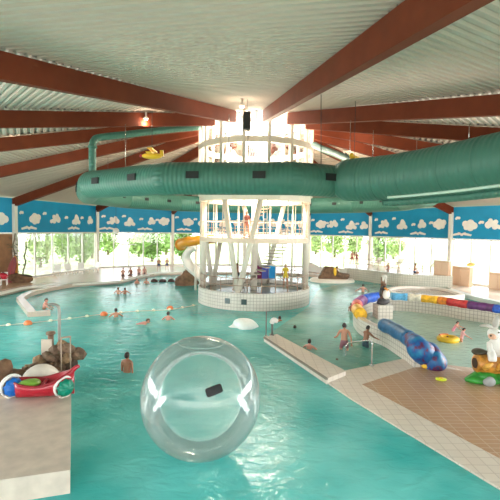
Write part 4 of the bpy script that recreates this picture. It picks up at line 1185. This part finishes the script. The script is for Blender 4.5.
part(MB().tube(catmull([p, p + Vector((0, 0, 1.0)), p + Vector((0, 0, zt - ZP - .22)), p + Vector((-.05, 0, zt - ZP - .05)), p + Vector((-.2, .0, zt - ZP)), p + Vector((-.34, .0, zt - ZP - .02))], 5), .05, 10), 'pipe', mat('pipe_grey', (.30, .29, .26), .35, .5), ps)
part(MB().lathe([(0, .04), (.13, .04), (.13, 0)], 12, p), 'foot_plate', M_steel, ps)
p = W(51.0, 366, ZP) + Vector((0, .0, 0))
st = thing('short_post', 'short thick brown post with a flat cap beside the tall bent pipe', 'post', p)
part(MB().tube([p, p + Vector((0, 0, 1.05))], .09, 12), 'shaft', mat('post_brown', (.22, .14, .09), .6), st)
part(MB().lathe([(0, 1.12), (.14, 1.12), (.14, 1.04), (0, 1.04)], 14, p), 'cap', mat('post_brown', (.22, .14, .09), .6), st)
lad = thing('ladder_rail', 'pair of pale upright rails on the right edge of the left island', 'rail', W(68, 372, ZP)); P0 = Vector(lad.location)
for dx, dy in ((-.16, -.1), (.06, .05)):
    part(MB().tube([P0 + Vector((dx, dy, 0)), P0 + Vector((dx, dy, 1.12))], .02, 8), 'upright', mat('rail_pale', (.42, .32, .24), .4), lad)
part(MB().tube([P0 + Vector((-.16, -.1, 1.1)), P0 + Vector((.06, .05, 1.1))], .028, 8), 'top_bar', mat('rail_pale', (.42, .32, .24), .4), lad)
pnl = MB().box(W(47, 367, ZP) + Vector((0, .0, .45)), (.34, .05, .9)).build('splash_panel', mat('panel_tan', (.62, .52, .42), .5), base=W(47, 367, ZP)); tag(pnl, 'pale upright panel behind the left rock mound', 'panel')

# red boat with green seat
bo = W(46, 396, ZP); 
boat = thing('play_boat', 'red plastic play boat with a green seat on the left island', 'boat', bo, rad(12)); boat.scale = (.98, 1.1, 1.05)
def hull_rows(k, inset, zlow):
    rows = []
    L = 1.45
    for i in range(k + 1):
        t = i / k; x = -L / 2 + L * t
        w = .34 * (math.sin(PI * min(1, (t * .9 + .08))) ** .45) * (1 - .85 * max(0, t - .72) / .28)
        w = max(.02, w - inset); sheer = .34 + .10 * (1 - t) ** 3 + .62 * max(0, t - .35) ** 1.5
        row = []
        for j in range(9):
            a = -1 + 2 * j / 8
            row.append(Vector((x, a * w * (1 - .0), zlow + (sheer - zlow) * abs(a) ** 3)))
        rows.append(row)
    return rows
mb = MB()
ro = [[mb.bm.verts.new(v) for v in r] for r in hull_rows(14, 0, .02)]; ri = [[mb.bm.verts.new(v) for v in r] for r in hull_rows(14, .035, .12)]
for R_, flip in ((ro, 0), (ri, 1)):
    for a, b in zip(R_, R_[1:]):
        for j in range(8): mb.face([a[j], b[j], b[j + 1], a[j + 1]], None, True)
for a, b, c2, d2 in zip(ro, ro[1:], ri, ri[1:]):
    for j in (0, 8): mb.face([a[j], b[j], d2[j], c2[j]], None, True)
for q in (0, -1):
    for j in range(8): mb.face([ro[q][j], ro[q][j + 1], ri[q][j + 1], ri[q][j]])
mb.build('hull', M_red, boat)
def lathed_seat():
    mb = MB(); mb.ball((-.40, -.02, .36), (.28, .24, .09), 18); return mb
lathed_seat().build('seat', M_green, boat)['label'] = 'green bucket seat'
MB().tube([(-.05, -.26, .33), (-.05, .26, .33)], .04, 8).build('thwart', M_red, boat)
MB().tube(catmull([(.55, 0, .45), (.72, 0, .66), (.86, .0, .74)], 4), [.09, .085, .08, .07, .06, .055, .05, .045, .04], 8).build('bow_prow', M_red, boat)
for y in (-1, 1):
    MB().tube([(v[0 if y < 0 else 8].co.copy() if hasattr(v[0], 'co') else v[0 if y < 0 else 8]) for v in hull_rows(14, .0, .02)], .028, 6).build('gunwale', mat('red_dark', (.30, .01, .02), .35), boat)
# white dome behind the boat
p = W(41, 383, ZP)
dm = thing('shell_dome', 'white rounded shell dome behind the red boat in front of rock', 'shell', p)
part(MB().lathe([(.54 * math.cos(t * PI / 2 / 8), .54 * math.sin(t * PI / 2 / 8)) for t in range(8)] + [(0, .54)], 28, p), 'dome', M_shell, dm)
part(MB().tube([p + Vector((.54 * math.cos(2 * PI * k / 28), .54 * math.sin(2 * PI * k / 28), .03)) for k in range(28)], .03, 8, closed=True), 'rim', M_shell, dm)
# clam shells with fluted coloured insides
def clam(px, py, rz, s, m, lb):
    p = W(px, py, ZP); o = thing('clam_shell', lb, 'shell', p, rad(rz), 'open clam shells on the left island'); o.scale = (s, s, s)
    for nm, m_, r0, oy, rip in (('shell_back', M_shell, .40, 0.0, .05), ('inner_flesh', m, .36, -.10, .055)):
        mb = MB(); n = 40; rows = []
        for i in range(9):
            t = i / 8; row = []
            for j in range(n):
                a = 2 * PI * j / n; fl_ = 1 + rip * math.sin(a * 9) * t ** 2
                rr = r0 * math.sin(t * PI / 2) * fl_
                row.append(mb.bm.verts.new((rr * math.cos(a), oy + .36 * math.cos(t * PI / 2) * (1 if nm == 'shell_back' else -.55) + (0 if nm == 'shell_back' else .03 * math.sin(a * 9) * t), .40 + rr * math.sin(a))))
            rows.append(row)
        for a, b in zip(rows, rows[1:]):
            for j in range(n): mb.face([a[j], a[(j + 1) % n], b[(j + 1) % n], b[j]], None, True)
        ob = mb.build(nm, m_, o)
        sd = ob.modifiers.new('thick', 'SOLIDIFY'); sd.thickness = .03
    MB().tube([(.42 * math.cos(a_), -.03, .42 + .42 * math.sin(a_)) for a_ in [rad(35 + 190 * k / 24) for k in range(25)]], [.03 + .045 * math.sin(PI * k / 24) for k in range(25)], 10).build('shell_lip', mat('shell_lip', (.80, .78, .74), .4), o)
    MB().box((0, .06, .02), (.36, .30, .05)).build('foot', M_shell, o)
    return o
clam(64.5, 396.5, 50, .64, M_teal, 'open white clam shell with fluted green inside at the right of the boat')
clam(12, 396.5, 55, .68, M_bluep, 'open white clam shell with fluted blue inside left of the red boat')
# dark planter at the left edge
p = W(0, 386, ZP); o = blob(p + Vector((-.1, 0, .25)), (.35, .35, .4), .4, 61).build('rock', M_rockd, base=p); tag(o, 'dark brown rock at the left picture edge behind the blue shell', 'rock')

# ================================================================== FAR LEFT DECK
def lounger(px, py, rz, lb):
    p = W(px, py, ZD); o = thing('sun_lounger', lb, 'lounger', p, rad(rz), 'white loungers by the left windows')
    MB().box((0, .25, .36), (.62, 1.25, .06)).build('seat', M_white, o)
    R = Matrix.Rotation(rad(52), 3, 'X'); MB().box((0, -.62, .64), (.62, .85, .06), R=Matrix.Rotation(rad(-50), 3, 'X')).build('backrest', M_white, o)
    for x in (-.28, .28):
        for y in (-.3, .8): MB().box((x, y, .18), (.05, .05, .36)).build('leg', M_white, o)
        MB().box((x * 1.1, 0.0, .52), (.05, .5, .04)).build('armrest', M_white, o)
    return o
lp0 = [(57, 275, 200, 'white lounger by the left windows, leftmost of the row'), (69, 274, 215, 'white lounger by the left windows, second of the row'), (81, 273, 200, 'white lounger by the left windows, third of the row'), (93, 272, 150, 'white lounger by the left windows, turned with raised back at right end')]
for a in lp0: lounger(*a)
# palm in a rock planter beside the left column
p = Vector((-18.9, 36.1, ZD + .015)) + Vector((.0, .0, 0))
pl_ = thing('planter_rock', 'low brown rock planter on the tan deck under the left windows', 'planter', p + Vector((.9, .3, 0)))
part(blob(W(20.5, 282.5, ZD) + Vector((0, 0, .28)), (1.1, .5, .42), .35, 71), 'rock_edge', M_rockd, pl_)
part(blob(W(20.5, 282.5, ZD) + Vector((0, .0, .56)), (.9, .35, .2), .3, 72), 'soil', mat('soil', (.05, .03, .02), .9), pl_)
def plant(base, h, lb, seed, m, n=14, trunkm=None):
    rnd = random.Random(seed); o = thing('climbing_plant', lb, 'plant', base)
    stem = [base]; q = Vector(base)
    for k in range(7):
        q = q + Vector((rnd.uniform(-.12, .12), rnd.uniform(-.1, .1), h / 7)); stem.append(q)
    part(MB().tube(catmull(stem, 3), .06, 7), 'stem', trunkm or mat('stem', (.20, .15, .10), .8), o)
    mb = MB()
    for k in range(n * 9):
        t = rnd.uniform(.12, 1.0); c = stem[min(7, int(t * 7))]; a = rnd.uniform(0, 2 * PI); r = rnd.uniform(.1, .5); c = c + Vector((math.cos(a) * r, math.sin(a) * r * .7, rnd.uniform(-.2, .2)))
        d = Vector((math.cos(a), math.sin(a), rnd.uniform(-.6, .3))).normalized(); s_ = d.cross(Vector((0, 0, 1))).normalized() * .08
        mb.face([mb.bm.verts.new(v) for v in (c - d * .16, c + s_, c + d * .2, c - s_)])
    part(mb, 'leaves', m, o, None)
    return o
leaf = mat('leaf', (.10, .20, .05), .5, noise=.5, scale=3); leafd = mat('leaf_dark', (.05, .07, .04), .6, noise=.5, scale=3)
plant(W(16, 282, ZD) + Vector((0, .1, .45)), 3.6, 'tall thin plant climbing beside the left column in the rock planter', 3, leafd)
plant(W(22, 282, ZD) + Vector((0, .1, .45)), 2.9, 'sparse leafy plant in the rock planter in front of left window', 5, leaf, 7)
# yellow-red boards leaning on the panelling, white chair with red towel
def board(px, py, lb, m, tilt):
    p = W(px, py, ZD + .015); o = thing('floating_board', lb, 'board', p)
    R = Matrix.Rotation(rad(tilt), 3, 'Y'); mb = MB(); prof = [(-.24, 0), (-.3, .5), (-.28, 1.5), (-.12, 2.05), (0, 2.2), (.12, 2.05), (.28, 1.5), (.3, .5), (.24, 0)]
    a = [mb.bm.verts.new(p + R @ Vector((x, -.06, z))) for x, z in prof]; b = [mb.bm.verts.new(p + R @ Vector((x, .06, z))) for x, z in prof]
    mb.face(a); mb.face(b[::-1])
    for k in range(len(prof)): j = (k + 1) % len(prof); mb.face([a[k], a[j], b[j], b[k]])
    part(mb, 'board', m, o); part(MB().bar(p + R @ Vector((0, -.08, .2)), p + R @ Vector((0, -.08, 1.9)), .03, .02), 'stripe', M_red, o)
board(12.8, 282, 'yellow board standing upright against the wood panelling', M_orange, 6)
board(8.6, 282.5, 'dark red board leaning left of the yellow board', mat('maroon', (.22, .03, .03), .5), 14)
def chair(p, rz, lb, m=M_white, group=None):
    o = thing('plastic_chair', lb, 'chair', p, rad(rz), group)
    MB().box((0, 0, .43), (.5, .48, .05)).build('seat', m, o); MB().box((0, .24, .72), (.48, .05, .55)).build('backrest', m, o)
    for x in (-.21, .21):
        for y in (-.2, .2): MB().box((x, y, .21), (.05, .05, .42)).build('leg', m, o)
        MB().box((x * 1.15, 0, .64), (.05, .46, .04)).build('armrest', m, o)
    return o
cpz = W(4, 285, ZD + .015); chair(cpz, 20, 'white plastic chair on the tan deck at left edge under a red bag')
tw_ = thing('red_bag', 'red swim bag lying on the white chair at the left edge', 'bag', cpz + Vector((0, 0, .455)))
part(blob(cpz + Vector((0, 0, .68)), (.30, .24, .24), .3, 81), 'bag_body', M_red, tw_)
part(MB().tube([cpz + Vector((-.15, -.1, .88)), cpz + Vector((0, -.12, 1.05)), cpz + Vector((.15, -.1, .88))], .025, 6), 'strap', M_dark, tw_)
cpz = W(-6, 284, ZD + .015)

# ================================================================== RIGHT AND FAR DECK FURNITURE
rail = thing('terrace_railing', 'pale low railing with posts along the front of the raised terrace', 'railing', Vector((tpath[0].x, tpath[0].y, TZ)))
rp_ = [Vector((q.x, q.y, TZ)) + (Vector((TC.x, TC.y + 40, 0)) - Vector((q.x, q.y, 0))).normalized() * .35 for q in tpath[:17]]
mb = MB()
for z in (.5, .98): mb.tube([q + Vector((0, 0, z)) for q in rp_], .028, 6)
part(mb, 'rail', mat('rail_tan', (.48, .36, .28), .5), rail)
for q in rp_[::2]: part(MB().tube([q, q + Vector((0, 0, 1.0))], .03, 6), 'post', mat('rail_tan', (.48, .36, .28), .5), rail)
def cabinet(px, py, z, w, h, lb, rz=-50):
    p = W(px, py, z); o = thing('counter_cabinet', lb, 'cabinet', p, rad(rz))
    MB().box((0, 0, h / 2), (w, .5, h)).build('body', mat('cab', (.62, .42, .28), .5, noise=.06, scale=2), o)
    MB().box((0, 0, h + .02), (w + .06, .56, .05)).build('top', M_cream, o)
    for k in (-1, 1): MB().box((k * w * .24, -.26, h * .48), (w * .44, .03, h * .8)).build('door', mat('cab_door', (.68, .48, .33), .5), o)
cabinet(442, 275, TZ, 1.3, 1.25, 'beige wooden cabinet on the terrace left of the right column')
cabinet(462, 285.5, ZD, 1.6, 1.65, 'beige wooden counter right of the right column', -60)
cabinet(499, 290, ZD, 1.4, 1.4, 'beige wooden cabinet at the right picture edge', -60)
p = W(467, 285.5, ZD); chair(p + Vector((0, -.1, 0)), 100, 'white plastic chair right of the right column under person in red')
yb = thing('parasol_bundle', 'yellow folded cloth draped on the wooden counter right of column', 'cloth', W(468, 285, ZD) + Vector((.35, .3, 1.70)))
P0 = Vector(yb.location); part(blob(P0 + Vector((0, 0, .12)), (.4, .3, .16), .3, 91), 'folded_cloth', mat('cloth_yellow', (.75, .50, .15), .8), yb); part(MB().tube([P0 + Vector((-.2, -.25, .2)), P0 + Vector((.15, -.25, .15))], .03, 6), 'tie', M_cream, yb)
# far loungers behind the tower and on the terrace
for px, py, lb in ((375, 266, 'pale lounger on the terrace right of the railing column'), (396, 267, 'pale lounger on the terrace middle'), (430, 270, 'pale lounger on the terrace next to the beige cabinet')):
    p = W(px, py, TZ); o = lounger(px, py, 20, lb); o.location = p; o['group'] = 'pale loungers on the terrace'
# coloured towels hung on the tower stair rail
for k, (a, r, c, lb) in enumerate(((4, 3.0, (.18, .02, .08), 'maroon towel hanging on the tower base rail'), (16, 2.9, (.10, .12, .45), 'purple blue towel hanging on the tower base rail'), (30, 2.8, (.02, .28, .62), 'bright blue towel hanging on the tower base rail, rightmost'))):
    p = ring(rad(a + 150), r - .5, 0)
    tl = MB().box(ring(rad(180 - a - 5), 2.4, 1.75), (.5, .05, 1.0), rz=.1).build('towel', mat('towel_%d' % k, c, .9), base=ring(rad(180 - a - 5), 2.4, 2.25)); tag(tl, lb, 'towel')
tr_ = thing('towel_rail', 'thin pale towel rail standing on the tower base', 'rail', ring(rad(160), 2.4, .78))
q0, q1 = ring(rad(185), 2.4, 2.25), ring(rad(140), 2.4, 2.25)
part(MB().tube([ring(rad(a), 2.4, 2.27) for a in (185, 175, 165, 155, 145, 138)], .03, 8), 'bar', CM, tr_)
for a in (185, 138): part(MB().tube([ring(rad(a), 2.4, .78), ring(rad(a), 2.4, 2.27)], .03, 8), 'post', CM, tr_)
# white ball lamp by the left wall
p = WD(116, 231, 46); 
bl = thing('wall_globe', 'white globe lamp under the blue band right of the second left column', 'lamp', p)
part(MB().ball(p, .34, 16), 'globe', mat('globe_white', (.85, .83, .8), .3), bl); part(MB().lathe([(0, -.32), (.15, -.34), (.15, -.48), (0, -.48)], 12, p), 'base_cup', M_steel, bl)
part(MB().tube([p + Vector((0, 0, .3)), Vector((p.x, p.y, roof_at(p)))], .02, 6), 'cord', M_dark, bl)

# ================================================================== OUTSIDE
g = MB().box((0, 40, -.35), (260, 260, .2)).build('floor_lawn', mat('lawn', (.42, .50, .26), .9, noise=.2, scale=.6), base=(0, 40, -.3)); structure(g)
FOL = [mat('foliage_%d' % k, c, .8, noise=.4, scale=1.5) for k, c in enumerate(((.16, .28, .06), (.24, .36, .10), (.34, .44, .16)))]
def tree(X, Y, h, r, k, lb, seed):
    rnd = random.Random(seed); o = thing('garden_tree', lb, 'tree', (X, Y, -.25), 0, 'trees in the garden outside')
    b = Vector((X, Y, -.25))
    part(MB().tube([b, b + Vector((.1, 0, h * .35)), b + Vector((0, .1, h * .7))], [.22, .16, .08], 9), 'trunk', mat('bark', (.22, .15, .10), .9, noise=.3), o)
    mb = MB()
    for _ in range(900):
        d = Vector((rnd.gauss(0, 1), rnd.gauss(0, 1), rnd.gauss(0, 1))).normalized() * (rnd.random() ** .4)
        lobe = 1 + .25 * math.sin(3 * math.atan2(d.y, d.x) + seed) + .2 * math.sin(5 * d.z + seed)
        c = b + Vector((d.x * r * lobe, d.y * r * lobe, h * .55 + d.z * h * .48))
        n = Vector((rnd.gauss(0, 1), rnd.gauss(0, 1), rnd.gauss(0, 1))).normalized(); u = n.orthogonal().normalized() * rnd.uniform(.2, .38); v = n.cross(u).normalized() * rnd.uniform(.15, .28)
        mb.face([mb.bm.verts.new(c + q) for q in (u, v, -u, -v)])
    part(mb, 'foliage', FOL[k], o)
TREES = [(40, 52, 5.5, 1.3, 2, 'thin pale garden tree seen through the leftmost window'), (66, 60, 6, 2.0, 1, 'bushy garden tree seen left through the middle of left windows'), (82, 54, 6.5, 1.7, 0, 'dark green garden tree behind the raised lounger'), (92, 68, 7, 2.0, 0, 'green garden tree beside the second left column'),
         (108, 78, 5, 2.0, 1, 'round garden tree seen right of the second left column'), (139, 74, 4.2, 1.9, 1, 'low garden tree under the transom window'), (152, 64, 5, 1.9, 0, 'dark garden tree left of the third left column'), (166, 80, 5, 2.0, 1, 'light garden tree just left of third left column'), (182, 70, 5.5, 2.0, 0, 'garden tree behind the orange slide mouth'),
         (316, 90, 5, 1.9, 2, 'pale garden tree right of the tower'), (335, 80, 5.5, 2.0, 2, 'pale garden tree behind the white curved wall'), (355, 88, 5, 1.8, 2, 'pale garden tree left of the terrace column'), (380, 66, 5.5, 1.6, 1, 'green garden tree right of the terrace column'), (394, 78, 5, 1.8, 2, 'pale garden tree above the seated child')]
for k, (px, Y, h, r, m, lb) in enumerate(TREES):
    q = WD(px, 240, Y); tree(q.x, Y, h, r, m, lb, k + 1)
